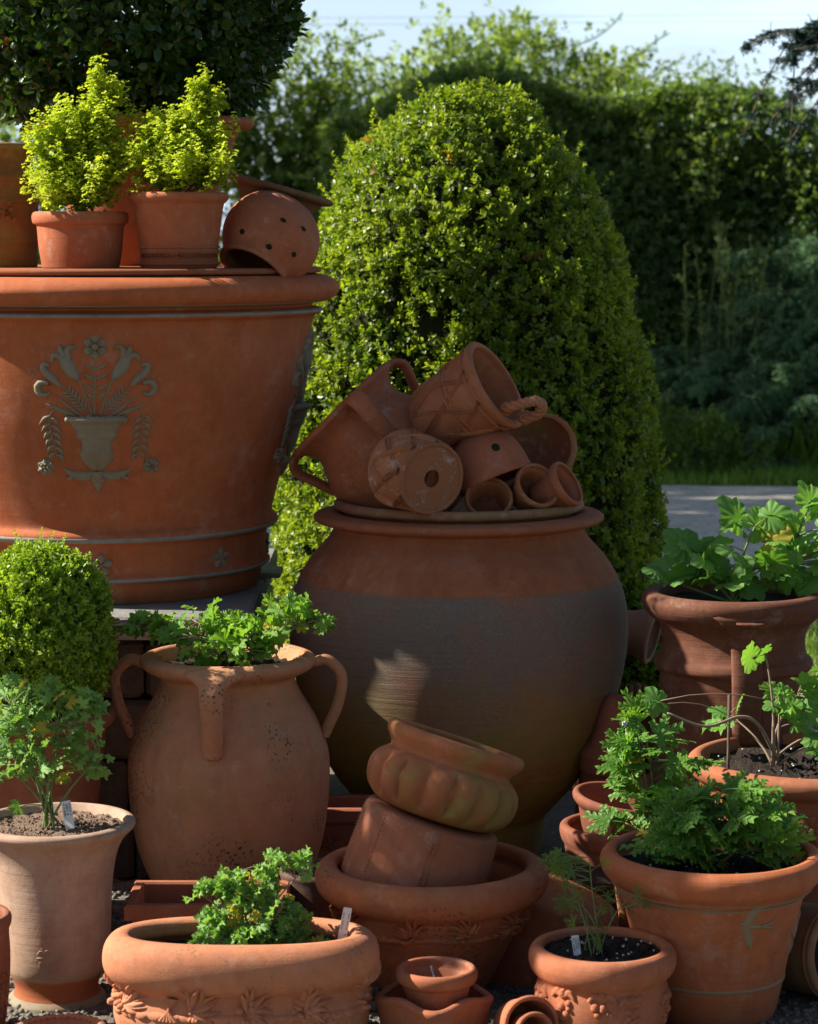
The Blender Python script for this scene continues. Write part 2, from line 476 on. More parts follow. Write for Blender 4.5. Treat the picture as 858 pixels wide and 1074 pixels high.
class Vessel:
    """a turned clay vessel: root empty with a body mesh, remembers its surface"""
    def __init__(self, name, label, cat, prof, mat, loc, rot=None, t=0.012, w=0.03, floor=None, fn=None, seg=112,
                 group=None, bottom_hole=0.0, smooth_it=2, oval=0.0, n_exp=2.0, part='body', inner=None, rough=0.0008, mats=None):
        self.root = empty(name, loc, label, cat, group)
        if rot is not None:
            self.root.rotation_mode = 'QUATERNION'
            self.root.rotation_quaternion = rot
        P = chaikin(prof, smooth_it)
        self.P = P
        self.ztop = P[:, 1].max()
        self.zb = P[0, 1]
        self.oval, self.n_exp = oval, n_exp
        floor = self.zb + t * 1.4 if floor is None else floor
        # inner wall
        zz = np.linspace(self.ztop - t * 0.3, floor + t * 0.5, 26)
        order = np.argsort(P[:, 1], kind='stable')
        zs, rs = P[order, 1], P[order, 0]
        fz = np.linspace(self.zb, self.ztop, 400)
        fr = np.interp(fz, zs, rs)
        ri = []
        for z in zz:
            sel = np.abs(fz - z) <= w
            ri.append(fr[sel].min() - t)
        ri = np.array(ri)
        if inner is not None:
            ri = np.interp(zz[::-1], [a for a, b in []] or [floor, self.ztop], inner)[::-1]
        ri = np.maximum(ri, 0.003)
        self.ri_top = ri[0]
        rtop = P[-1, 0]
        bot = [(max(bottom_hole, 0.0), self.zb)]
        outer = [tuple(p) for p in P]
        inn = [(max(ri[0] + t * 0.35, ri[0]), self.ztop - t * 0.05)] if ri[0] + t * .35 < rtop else []
        inn += list(zip(ri, zz))
        inn += [(max(ri[-1] - t * 0.6, 0.002), floor), (max(bottom_hole, 0.0), floor)]
        prof_all = np.array(bot + outer + inn)
        if bottom_hole > 0:
            prof_all = np.vstack([prof_all, prof_all[:1]])
        n_out = len(bot) + len(outer)
        self.innerz, self.innerr = zz, ri
        az = np.linspace(0, 2 * PI, seg, endpoint=False)
        rr = np.repeat(prof_all[:, :1], seg, 1)
        zz2 = np.repeat(prof_all[:, 1:], seg, 1)
        if fn is not None:
            outf = np.zeros(len(prof_all)); outf[:n_out] = 1
            rr, zz2 = fn(az[None, :], rr, zz2, outf[:, None])
        # hand-thrown irregularity
        ph = random.random() * 6
        rr = rr * (1 + rough * 6 * np.sin(2 * az + ph)[None] * 0.5 + rough * 3 * np.sin(3 * az + ph * 2)[None])
        X, Y = self.shape(az[None, :], rr)
        mb = MB()
        mb.addgrid(np.stack([X, Y, zz2], -1), close_v=True)
        self.body = mb.build(part, mat, self.root)
        self.mat = mat

    def shape(self, az, r):
        s, c = np.sin(az), -np.cos(az)
        if self.n_exp != 2.0:
            e = 2.0 / self.n_exp
            s = np.sign(s) * np.abs(s) ** e
            c = np.sign(c) * np.abs(c) ** e
        return r * s, np.maximum(r - self.oval, 0.0) * c

    def R(self, z):
        order = np.argsort(self.P[:, 1], kind='stable')
        return np.interp(z, self.P[order, 1], self.P[order, 0])

    def surf(self, az0=0.0):
        """(u metres along the girth, v height, h proud) -> local xyz"""
        def f(u, v, h):
            r = self.R(v)
            if self.oval or self.n_exp != 2.0:
                # arc-length table
                a = np.linspace(-PI * 0.75, PI * 0.75, 600)
                X, Y = self.shape(a, np.full_like(a, float(np.mean(r))))
                L = np.concatenate([[0], np.cumsum(np.hypot(np.diff(X), np.diff(Y)))])
                L -= np.interp(0, a, L)
                az = np.interp(u, L, a) + az0
            else:
                az = az0 + u / np.maximum(r, 1e-4)
            X, Y = self.shape(az, r + h)
            return np.stack([X, Y, v + 0 * X], -1)
        return f

    def soil(self, z, mat=None, bump=0.006, grit=0, gmat=None):
        order = np.argsort(self.innerz)
        ri = np.interp(z, self.innerz[order], self.innerr[order]) + 0.002
        mb = MB()
        az = np.linspace(0, 2 * PI, 48, endpoint=False)
        rad = np.linspace(0, 1, 14)
        rr = rad[:, None] * ri * np.ones_like(az)[None]
        if self.oval:
            s, c = np.sin(az), -np.cos(az)
            if self.n_exp != 2.0:
                e = 2.0 / self.n_exp
                s = np.sign(s) * np.abs(s) ** e; c = np.sign(c) * np.abs(c) ** e
            X = rr * s; Y = rad[:, None] * (ri - self.oval) * c
        else:
            X, Y = rr * np.sin(az), -rr * np.cos(az)
        Z = z + rng.uniform(-1, 1, X.shape) * bump
        Z[0] = z
        mb.addgrid(np.stack([X, Y, Z], -1), close_v=True)
        so = mb.build('soil', mat or M['soil'], self.root)
        if grit:
            g = MB()
            a = rng.uniform(0, 2 * PI, grit); r0 = np.sqrt(rng.uniform(0, 1, grit)) * 0.95
            px = r0 * ri * np.sin(a); py = -r0 * (ri - self.oval) * np.cos(a)
            g.addn(STONE, np.stack([px, py, np.full(grit, z + bump * .6)], -1), rand_rot(grit), rng.uniform(0.0015, 0.0038, grit), rng.random(grit))
            g.build('grit', gmat or M['grit'], so)
        return so


def rand_rot(n):
    q = rng.normal(size=(n, 4))
    q /= np.linalg.norm(q, axis=1)[:, None]
    w, x, y, z = q.T
    return np.stack([np.stack([1 - 2 * (y * y + z * z), 2 * (x * y - z * w), 2 * (x * z + y * w)], -1),
                     np.stack([2 * (x * y + z * w), 1 - 2 * (x * x + z * z), 2 * (y * z - x * w)], -1),
                     np.stack([2 * (x * z - y * w), 2 * (y * z + x * w), 1 - 2 * (x * x + y * y)], -1)], 1)


def frames(fwd, nrm):
    y = fwd / (np.linalg.norm(fwd, axis=-1, keepdims=True) + 1e-9)
    z = nrm - y * np.sum(nrm * y, -1, keepdims=True)
    z = z / (np.linalg.norm(z, axis=-1, keepdims=True) + 1e-9)
    x = np.cross(y, z)
    return np.stack([x, y, z], -1)


def unit(v):
    return v / (np.linalg.norm(v, axis=-1, keepdims=True) + 1e-9)


_ic = np.array([[0, 0, 1], [0.9, 0, 0.3], [0.3, 0.9, 0.2], [-0.8, 0.5, 0.3], [-0.7, -0.6, 0.2], [0.4, -0.9, 0.3],
                [0.5, 0.4, -0.7], [-0.6, 0.1, -0.8], [0.1, -0.6, -0.8]], float)
STONE = (_ic, [(0, 1, 2), (0, 2, 3), (0, 3, 4), (0, 4, 5), (0, 5, 1), (1, 6, 2), (2, 6, 3), (3, 6, 7), (3, 7, 4), (4, 7, 8), (4, 8, 5), (5, 8, 1), (1, 8, 6), (6, 8, 7)])


# ---- relief: domed strokes laid on a surface
def stroke(mb, surf, pts, widths, h, n=10, cross=7, sharp=False):
    P = spline([(p[0], p[1], 0) for p in pts], n)[:, :2] if len(pts) > 1 else np.array([pts[0]])
    wv = np.interp(np.linspace(0, 1, n), np.linspace(0, 1, len(widths)), widths)
    t = np.gradient(P, axis=0)
    t /= np.linalg.norm(t, axis=1)[:, None] + 1e-12
    nn = np.stack([-t[:, 1], t[:, 0]], -1)
    k = np.linspace(-1, 1, cross)
    prof = (1 - np.abs(k)) if sharp else np.sqrt(np.maximum(0, 1 - k ** 2))
    hv = h * np.minimum(1, wv / (max(wv) * 0.6 + 1e-9))
    U = P[:, None, 0] + nn[:, None, 0] * k[None] * wv[:, None]
    V = P[:, None, 1] + nn[:, None, 1] * k[None] * wv[:, None]
    H = -0.0012 + (hv[:, None] + 0.0012) * prof[None]
    X = surf(U, V, H)
    mb.addgrid(X)


def blob(mb, surf, u, v, r, h, sy=1.0, n=8):
    a = np.linspace(0, 2 * PI, 14, endpoint=False)
    k = np.linspace(0, 1, 5)
    U = u + r * np.outer(k, np.cos(a))
    V = v + r * sy * np.outer(k, np.sin(a))
    H = -0.0012 + (h + 0.0012) * np.sqrt(np.maximum(0, 1 - k ** 2))[:, None] * np.ones_like(U)
    mb.addgrid(surf(U, V, H), close_v=True)


def rosette(mb, surf, u, v, r, h, petals=5, a0=PI / 2):
    for i in range(petals):
        a = a0 + i * 2 * PI / petals
        c, s = math.cos(a), math.sin(a)
        stroke(mb, surf, [(u + c * r * .15, v + s * r * .15), (u + c * r * .6, v + s * r * .6), (u + c * r, v + s * r)], [r * .12, r * .42, r * .2], h, 6)
    blob(mb, surf, u, v, r * 0.22, h * 1.5)


def leafclump(mb, surf, u, v, s, ang, n=7, spread=2.4, h=0.006, berries=3):
    for i in range(n):
        a = ang + (i / (n - 1) - 0.5) * spread + random.uniform(-.1, .1)
        L = s * random.uniform(0.75, 1.1) * (1.0 - 0.25 * abs(i / (n - 1) - 0.5))
        b = a + random.uniform(-0.35, 0.35)
        p0 = (u, v); p1 = (u + math.cos(a) * L * .5, v + math.sin(a) * L * .5)
        p2 = (p1[0] + math.cos(b) * L * .5, p1[1] + math.sin(b) * L * .5)
        stroke(mb, surf, [p0, p1, p2], [s * .06, s * .17, s * .10, s * .015], h * random.uniform(.7, 1.2), 8, 7, sharp=(i % 2 == 0))
    for i in range(berries):
        blob(mb, surf, u + random.uniform(-.3, .3) * s, v + random.uniform(-.35, .3) * s, s * random.uniform(.10, .16), h * 1.3)


def axis_quat(axis, roll=0.0):
    q = Vector((0, 0, 1)).rotation_difference(Vector(axis).normalized())
    return q @ Quaternion((0, 0, 1), roll)


def px_prof(prof, cx, D, zbase=None):
    """silhouette (half width px, row px) -> (r, z) local, returns base location"""
    zs = [W(cx, y, D).z for _, y in prof]
    rs = [hw * S(y, D) for hw, y in prof]
    zb = zs[0] if zbase is None else zbase
    x = W(cx, prof[-1][1], D).x
    P = [(r, z - zb) for r, z in zip(rs, zs)]
    if zbase is not None:
        P = [(P[0][0], 0.0)] + [p for p in P if p[1] > 0.003]
    return P, Vector((x, D, zb))


def pot(name, label, cat, cx, D, prof, mat, zbase=None, **kw):
    P, loc = px_prof(prof, cx, D, zbase)
    v = Vessel(name, label, cat, P, mat, loc, **kw)
    v.s = S(prof[-1][1], D)
    v.loc = loc
    v.D = D
    v.cx = cx
    return v


def zl(v, py, D=None):
    return W(v.cx, py, D or v.D).z - v.loc.z


# ------------------------------------------------------------------ leaf templates
def box_leaf():
    V = [(0, 0, 0), (0.28, 0.35, .05), (0, .4, -.02), (-.28, .35, .05), (0.24, 0.72, .04), (0, .7, -.03), (-.24, .72, .04), (0, 1, -.05)]
    F = [(0, 1, 2), (0, 2, 3), (1, 4, 5, 2), (2, 5, 6, 3), (4, 7, 5), (5, 7, 6)]
    return np.array(V, float), F


def sprig(n=7, spread=0.9, leaf=0.55, length=1.0):
    V, F, k = [], [], 0
    LV, LF = box_leaf()
    for i in range(n):
        t = (i + 0.5) / n
        a = i * 2.4 + random.uniform(-.4, .4)
        if i == n - 1:
            d = np.array([random.uniform(-.3, .3), random.uniform(-.3, .3), 1.0])
        else:
            d = np.array([math.cos(a) * spread, math.sin(a) * spread, random.uniform(.2, .7)])
        d /= np.linalg.norm(d)
        nr = np.array([0, 0, 1.0]) + np.random.default_rng(i).normal(size=3) * .3
        Rm = frames(d[None], nr[None])[0]
        P = (Rm @ (LV * leaf * random.uniform(.75, 1.15)).T).T + np.array([0, 0, t * length * .7])
        V.append(P)
        F += [tuple(x + k for x in f) for f in LF]
        k += len(LV)
    return np.vstack(V), F


def palmate(lobes=5, cut=0.35, teeth=3, tooth=0.08, ruffle=0.12, notch=0.35, n_ang=52, fold=0.1, seed=0, elong=1.0):
    rs = random.Random(seed)
    th = np.linspace(-PI * (1 - notch * .5), PI * (1 - notch * .5), n_ang)
    frac = (th - th[0]) / (th[-1] - th[0])
    ph = frac * lobes
    lob = np.abs(np.sin(ph * PI)) ** 0.7
    ln = np.floor(np.minimum(ph, lobes - 1e-6)) + 0.5
    env = 1.0 - 0.38 * np.abs(ln / lobes - 0.5) * 2
    r = env * ((1 - cut) + cut * lob) * (1 + tooth * np.sin(ph * PI * 2 * teeth + rs.random() * 6))
    r *= 1 + np.array([rs.uniform(-.04, .04) for _ in th])
    V = [(0, 0, 0)]
    F = []
    ks = [0.38, 0.72, 1.0]
    vein = np.cos((ph % 1.0 - 0.5) * PI * 2)
    for j, k in enumerate(ks):
        x = r * k * np.sin(th)
        y = r * k * np.cos(th) * elong + 0.18
        z = ruffle * k * k * np.sin(ph * PI * 2 + 1.5) + ruffle * .6 * k ** 3 * np.sin(ph * PI * 5 + seed) - fold * k * k * r * r + 0.05 * k * vein
        V += list(zip(x, y, z))
    V[0] = (0, 0.1, 0)
    n = n_ang
    for i in range(n - 1):
        F.append((0, 1 + i + 1, 1 + i))
        for j in range(2):
            a = 1 + j * n + i
            F.append((a, a + 1, a + 1 + n, a + n))
    return np.array(V, float), F


def lacy(seed=0, lobes=5, sub=3, w=0.055, ruffle=.1):
    """deeply divided leaf: lobes of narrow toothed segments"""
    rs = random.Random(seed)
    V, F = [], []

    def seg(p0, ang, L, w0, depth):
        n = 4
        k = len(V)
        zoff = rs.uniform(-ruffle, ruffle)
        for i in range(n):
            t = i / (n - 1)
            a = ang + rs.uniform(-.08, .08)
            x = p0[0] + math.sin(a) * L * t; y = p0[1] + math.cos(a) * L * t; z = p0[2] + zoff * t * L + .03 * math.sin(t * 3)
            ww = w0 * (0.6 + 0.8 * math.sin(PI * min(t * .8 + .25, 1))) * (0.35 if i == n - 1 else 1)
            px, py = math.cos(a) * ww, -math.sin(a) * ww
            V.append((x - px, y - py, z + ww * .4)); V.append((x, y, z)); V.append((x + px, y + py, z + ww * .4))
            if i:
                b = k + 3 * (i - 1)
                F.append((b, b + 1, b + 4, b + 3)); F.append((b + 1, b + 2, b + 5, b + 4))
        if depth > 0:
            for i in range(sub):
                t = 0.3 + 0.6 * i / max(1, sub - 1)
                for sd in (-1, 1):
                    q = (p0[0] + math.sin(ang) * L * t, p0[1] + math.cos(ang) * L * t, p0[2] + zoff * t * L)
                    seg(q, ang + sd * rs.uniform(.6, .9), L * (0.42 - .12 * t), w0 * .85, depth - 1)
    for i in range(lobes):
        f = i / (lobes - 1) - .5
        seg((0, 0, 0), f * 3.4, 1.0 - .45 * abs(f) * 2 * .8, w, 1)
    return np.array(V, float), F


SPRIGS = [sprig(7), sprig(6, 1.1), sprig(8, 0.8)]
SPRIGS_L = [sprig(5, 1.1, .6, .9), sprig(4, 1.3, .7, .8)]
PEL5 = [palmate(5, .38, 3, .10, .17, .3, seed=i) for i in range(4)]
PEL3 = [palmate(5, .45, 2, .12, .12, .45, seed=i + 9, n_ang=44) for i in range(3)]
CRINK = [palmate(5, .22, 4, .12, .26, .25, seed=i + 20, n_ang=56) for i in range(4)]
BROAD = [palmate(5, .30, 2, .025, .07, .15, seed=i + 30, n_ang=60, fold=.22) for i in range(4)]
LACY = [lacy(i, w=.085) for i in range(4)]
FERN = [lacy(i + 40, 5, 3, .032, .25) for i in range(3)]
_cv = palmate(3, .25, 1, .03, .32, .5, n_ang=10, seed=3)
CURL = _cv


def scatter_sprigs(mb, pos, nrm, size, tints, temps, jitter=0.5):
    n = len(pos)
    z = unit(nrm + rng.normal(size=(n, 3)) * jitter)
    h = rng.normal(size=(n, 3))
    x = unit(np.cross(z, h)); y = np.cross(z, x)
    Rm = np.stack([x, y, z], -1)
    idx = rng.integers(0, len(temps), n)
    for i, T in enumerate(temps):
        s = idx == i
        mb.addn(T, pos[s], Rm[s], size[s], tints[s])


def clumpy(pos, scale, seed=0):
    """cheap smooth 3D noise in 0..1"""
    r = np.random.default_rng(seed)
    out = np.zeros(len(pos))
    for k in range(6):
        d = r.normal(size=3) * scale * (1 + k * .5)
        out += np.sin(pos @ d + r.random() * 7) / (1 + k * .5)
    return 0.5 + out / 6


# ------------------------------------------------------------------ plants in pots
def plant(name, label, cat, base, lobes, nleaf, lsize, temps, leafm, stemm, nstem=6, stemr=0.003, up=0.7, depth=0.8, group=None,
          tmin=0.35, spiral=0.3, size_px=None, petr=0.4, seed=1, tint_up=0.3, droop=0.0, top_tuft=0):
    global rng
    rng_s = rng
    rng = np.random.default_rng(seed)
    b = W(*base)
    root = empty(name, b, label, cat, group)
    b = np.array(b)

    def sample(n, fill=1.0):
        w = np.array([l[2] * l[3] for l in lobes], float); w /= w.sum()
        idx = rng.choice(len(lobes), n, p=w)
        out = []
        for i in idx:
            l = lobes[i]
            d = rng.normal(size=3); d /= np.linalg.norm(d)
            r = rng.random() ** (1 / 2.6) * fill
            D = base[2] + (l[4] if len(l) > 4 else 0)
            c = np.array(W(l[0], l[1], D)); s = S(l[1], D)
            out.append(c + d * r * s * np.array([l[2], l[2] * depth, l[3]]) - b)
        return np.array(out)
    tips = sample(nstem, 0.8)
    stems = []
    nodes, owner, dirs = [], [], []
    for i, tp in enumerate(tips):
        p0 = np.array([rng.normal() * .010, rng.normal() * .010, -0.01])
        p1 = np.array([tp[0] * .35, tp[1] * .35, max(tp[2] * .6, .01)]) + rng.normal(size=3) * .012
        P = bez(p0, p1, tp, 12)
        stems.append([(P, stemr)])
        for j in range(int(12 * tmin), 12):
            nodes.append(P[j]); owner.append(i)
    nodes = np.array(nodes)
    pos = sample(nleaf)
    own = []
    F, N, ends = [], [], []
    for p in pos:
        d2 = np.linalg.norm((nodes - p) * np.array([1, 1, 1.0]), axis=1) + np.where(nodes[:, 2] > p[2] + .01, .06, 0) + rng.random(len(nodes)) * .02
        j = int(np.argmin(d2))
        q = nodes[j]
        v = p - q
        if np.linalg.norm(v) < .008: v = rng.normal(size=3) * .01; p = q + v
        mid = q + v * .5 + np.array([0, 0, .12 * np.linalg.norm(v)])
        stems[owner[j]].append((bez(q, mid, p, 5), stemr * petr))
        out = np.array([p[0], p[1], 0]); out = out / (np.linalg.norm(out) + 1e-6)
        f = v / (np.linalg.norm(v) + 1e-6) * .7 + out * .5 + rng.normal(size=3) * .35
        f[2] = f[2] * .5 - droop
        nn = np.array([0, 0, 1.0]) * up + out * (1 - up) + np.array([0, -.25, 0]) + rng.normal(size=3) * spiral
        F.append(f); N.append(nn); ends.append(p)
    F, N, ends = np.array(F), np.array(N), np.array(ends)
    mb = MB()
    Rm = frames(F, N)
    idx = rng.integers(0, len(temps), len(ends))
    sz = lsize * rng.uniform(.55, 1.15, len(ends))
    tints = np.clip(rng.uniform(0.1, .8, len(ends)) + tint_up * (ends[:, 2] / (ends[:, 2].max() + 1e-6) - .5), 0, .95)
    tints[rng.random(len(tints)) < .03] = .99
    for i, T in enumerate(temps):
        s = idx == i
        mb.addn(T, ends[s], Rm[s], sz[s], tints[s])
    mb.build('foliage', leafm, root)
    for i, segs in enumerate(stems):
        sm = MB()
        for k, (P, r) in enumerate(segs):
            tube(sm, P, np.linspace(r, r * .55, len(P)) if k == 0 else r, 6 if k == 0 else 5)
        sm.build('stem', stemm, root)
    rng = rng_s
    return root


def plant_tag(label, top, bottom, wpx, D, lines=3, dd=0.01, name='plant_label', col='tagw'):
    """a slim plastic label pushed in the soil; lettering is unreadable pencil"""
    pt, pb = np.array(W(*top, D + dd)), np.array(W(*bottom, D))
    s = S(top[1], D)
    up = unit(pt - pb); L = np.linalg.norm(pt - pb)
    fw = np.array([0, 1.0, 0]); rt = unit(np.cross(up, fw)); fw = np.cross(rt, up)
    fw = -fw if fw[1] < 0 else fw
    w = wpx * s / 2
    th = .0008
    root = empty(name, Vector(pb), label, 'plant label')
    mb = MB()
    out = [(-w, -0.01), (w, -0.01), (w, L * .97), (w * .8, L), (-w * .8, L), (-w, L * .97)]
    fr = [up * y + rt * x - fw * th for x, y in out]; bk = [up * y + rt * x + fw * th for x, y in out]
    n = len(out)
    mb.add(fr + bk, [tuple(range(n)), tuple(range(2 * n - 1, n - 1, -1))] + [(i, i + n, (i + 1) % n + n, (i + 1) % n) for i in range(n)])
    mb.build('blade', M[col], root, smooth=False)
    ink = MB()
    for li in range(lines):
        x = (-.6 + 1.2 * li / max(1, lines - 1)) * w
        y = L * .86
        k = 0
        while y > L * .35:
            dx = random.uniform(.1, .3) * w
            p = [up * y + rt * (x - dx) - fw * (th + .0006), up * (y - L * .03) + rt * (x + dx) - fw * (th + .0006), up * (y - L * .06) + rt * (x - dx * .5) - fw * (th + .0006)]
            tube(ink, p, s * .28, 4)
            y -= L * random.uniform(.07, .12)
            if random.random() < .15: y -= L * .06
    ink.build('handwriting', M['ink'], root)
    return root


# ================================================================== THE SETTING
def sheet(name, x0, x1, y0, y1, z, mat, nx=2, ny=2, amp=0.0, edge=0.0):
    mb = MB()
    X, Y = np.meshgrid(np.linspace(x0, x1, nx), np.linspace(y0, y1, ny))
    if edge:
        Y = Y.copy()
        e = np.interp(np.sin(X[0] * 3.1) + .6 * np.sin(X[0] * 7.7), [-1.6, 1.6], [-edge, edge])
        Y[0] += e; Y[-1] += e[::-1]
    Z = np.full_like(X, z) + (rng.uniform(-amp, amp, X.shape) if amp else 0)
    mb.addgrid(np.stack([X, Y, Z], -1))
    return tag(mb.build(name, mat), kind='structure')


m_ground = simple('rough_grass_ground', (0.035, 0.055, 0.018), (0.075, 0.085, 0.035), 8, 0.95, 0.8, 0.02)
m_road = simple('pale_gravel_road', (0.42, 0.37, 0.30), (0.68, 0.62, 0.52), 5, 0.95, 0.9, 0.015, fleck=(0.2, 0.19, 0.18))
m_yard = simple('gravel_yard', (0.11, 0.095, 0.075), (0.21, 0.185, 0.15), 60, 0.95, 1.0, 0.01, fleck=(0.4, 0.37, 0.32))
sheet('ground', -120, 120, -20, 400, 0.0, m_ground, 40, 40)
sheet('road', -30, 30, 10.9, 15.0, 0.004, m_road, 240, 12, 0.0, 0.12)
sheet('yard', -6, 6, -6.0, 7.6, 0.004, m_yard, 60, 6, 0.0, 0.05)


def grass(name, regions, n, h, mat, seed=0):
    r = np.random.default_rng(seed)
    V = np.array([(-.06, 0, 0), (.06, 0, 0), (.04, 0.05, .5), (-.04, .05, .5), (0, .22, 1)], float)
    F = [(0, 1, 2, 3), (3, 2, 4)]
    mb = MB()
    for (x0, x1, y0, y1, wt, hh) in regions:
        k = int(n * wt)
        p = np.stack([r.uniform(x0, x1, k), r.uniform(y0, y1, k), np.zeros(k)], -1)
        a = r.uniform(0, 2 * PI, k); tl = r.normal(0, .35, (k, 2))
        z = unit(np.stack([tl[:, 0], tl[:, 1], np.ones(k)], -1))
        x = unit(np.stack([np.cos(a), np.sin(a), 0 * a], -1)); y = np.cross(z, x); x = np.cross(y, z)
        sz = hh * r.uniform(.5, 1.3, k) * (0.6 + .8 * clumpy(p, 2.0, seed))
        mb.addn((V, F), p, np.stack([x, y, z], -1), sz, np.clip(r.normal(.5, .25, k), 0, .95))
    return tag(mb.build(name, mat, smooth=False), kind='stuff')


grass('lawn_grass', [(-1.2, 3.4, 7.9, 10.8, 1.0, 0.05)], 26000, .05, M['grass'], 1)
grass('verge_grass', [(-1.5, 4.0, 15.0, 16.3, .55, 0.09), (0.9, 3.3, 16.0, 17.0, .45, .35)], 24000, .1, M['grass'], 2)

# loose gravel around the feet of the pots
g = MB()
n = 9000
gp = np.stack([rng.uniform(-1.1, 1.25, n), rng.uniform(4.25, 5.7, n), np.full(n, .006)], -1)
g.addn(STONE, gp, rand_rot(n), rng.uniform(.003, .009, n), rng.random(n))
tag(g.build('gravel', simple('gravel_stone', (0.09, 0.08, 0.065), (0.25, 0.23, 0.19), 30, 0.9, 0.5)), kind='stuff')


# ---- hedge behind the road
def hedge_top(x):
    return 2.36 + .16 * np.sin(x * 1.3 + .5) + .10 * np.sin(x * 3.7) + .12 * np.exp(-((x - 2.6) / .35) ** 2)


hr = empty('hedge', (3.2, 17.6, 0), 'tall clipped green hedge running along the far side of the gravel road', 'hedge')
n = 40000
x = rng.uniform(-0.6, 6, n); kind = rng.random(n)
zt = hedge_top(x)
u = rng.random(n)
front = kind < .72
z = np.where(front, zt * rng.uniform(0.0, 1.0, n), zt + rng.normal(0, .04, n))
y = np.where(front, 17.0 + .18 * np.sin(x * 2.3 + z * 2) + rng.normal(0, .09, n) + .25 * (z / zt) ** 6, 17.0 + rng.uniform(.1, 1.4, n))
pos = np.stack([x, y, z], -1)
pos[:, 1] += (clumpy(pos, 3.2, 4) - .5) * .35
nr = np.where(front[:, None], np.array([0, -1.0, .35]), np.array([0, -.2, 1.0]))
hm = MB()
L0 = hr.location
scatter_sprigs(hm, pos - np.array(L0), nr, rng.uniform(.04, .085, n), np.clip(rng.normal(.42, .22, n) + .6 * (clumpy(pos, 2.1, 8) - .5), 0, .97), SPRIGS_L, .8)
# upright new shoots along the top
for i in range(150):
    xx = rng.uniform(-.4, 6.5); b = np.array([xx, 17.2 + rng.uniform(0, .9), hedge_top(xx) - .05])
    hgt = rng.uniform(.1, .38)
    tp = b + np.array([rng.normal() * .1, 0, hgt])
    k = 6
    P = b + (tp - b) * np.linspace(0, 1, k)[:, None]
    scatter_sprigs(hm, P - np.array(L0), np.tile([0, 0, 1.0], (k, 1)), np.full(k, .055), rng.uniform(.4, .9, k), SPRIGS_L, .6)
hm.build('foliage', M['hedge'], hr)
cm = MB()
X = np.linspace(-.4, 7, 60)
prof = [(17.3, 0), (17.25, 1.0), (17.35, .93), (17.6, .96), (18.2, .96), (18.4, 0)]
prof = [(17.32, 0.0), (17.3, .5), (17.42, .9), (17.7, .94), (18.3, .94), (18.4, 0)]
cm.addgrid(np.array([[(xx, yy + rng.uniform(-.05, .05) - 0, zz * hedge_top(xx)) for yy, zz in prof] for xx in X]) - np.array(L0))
cm.build('twigs', M['core'], hr)


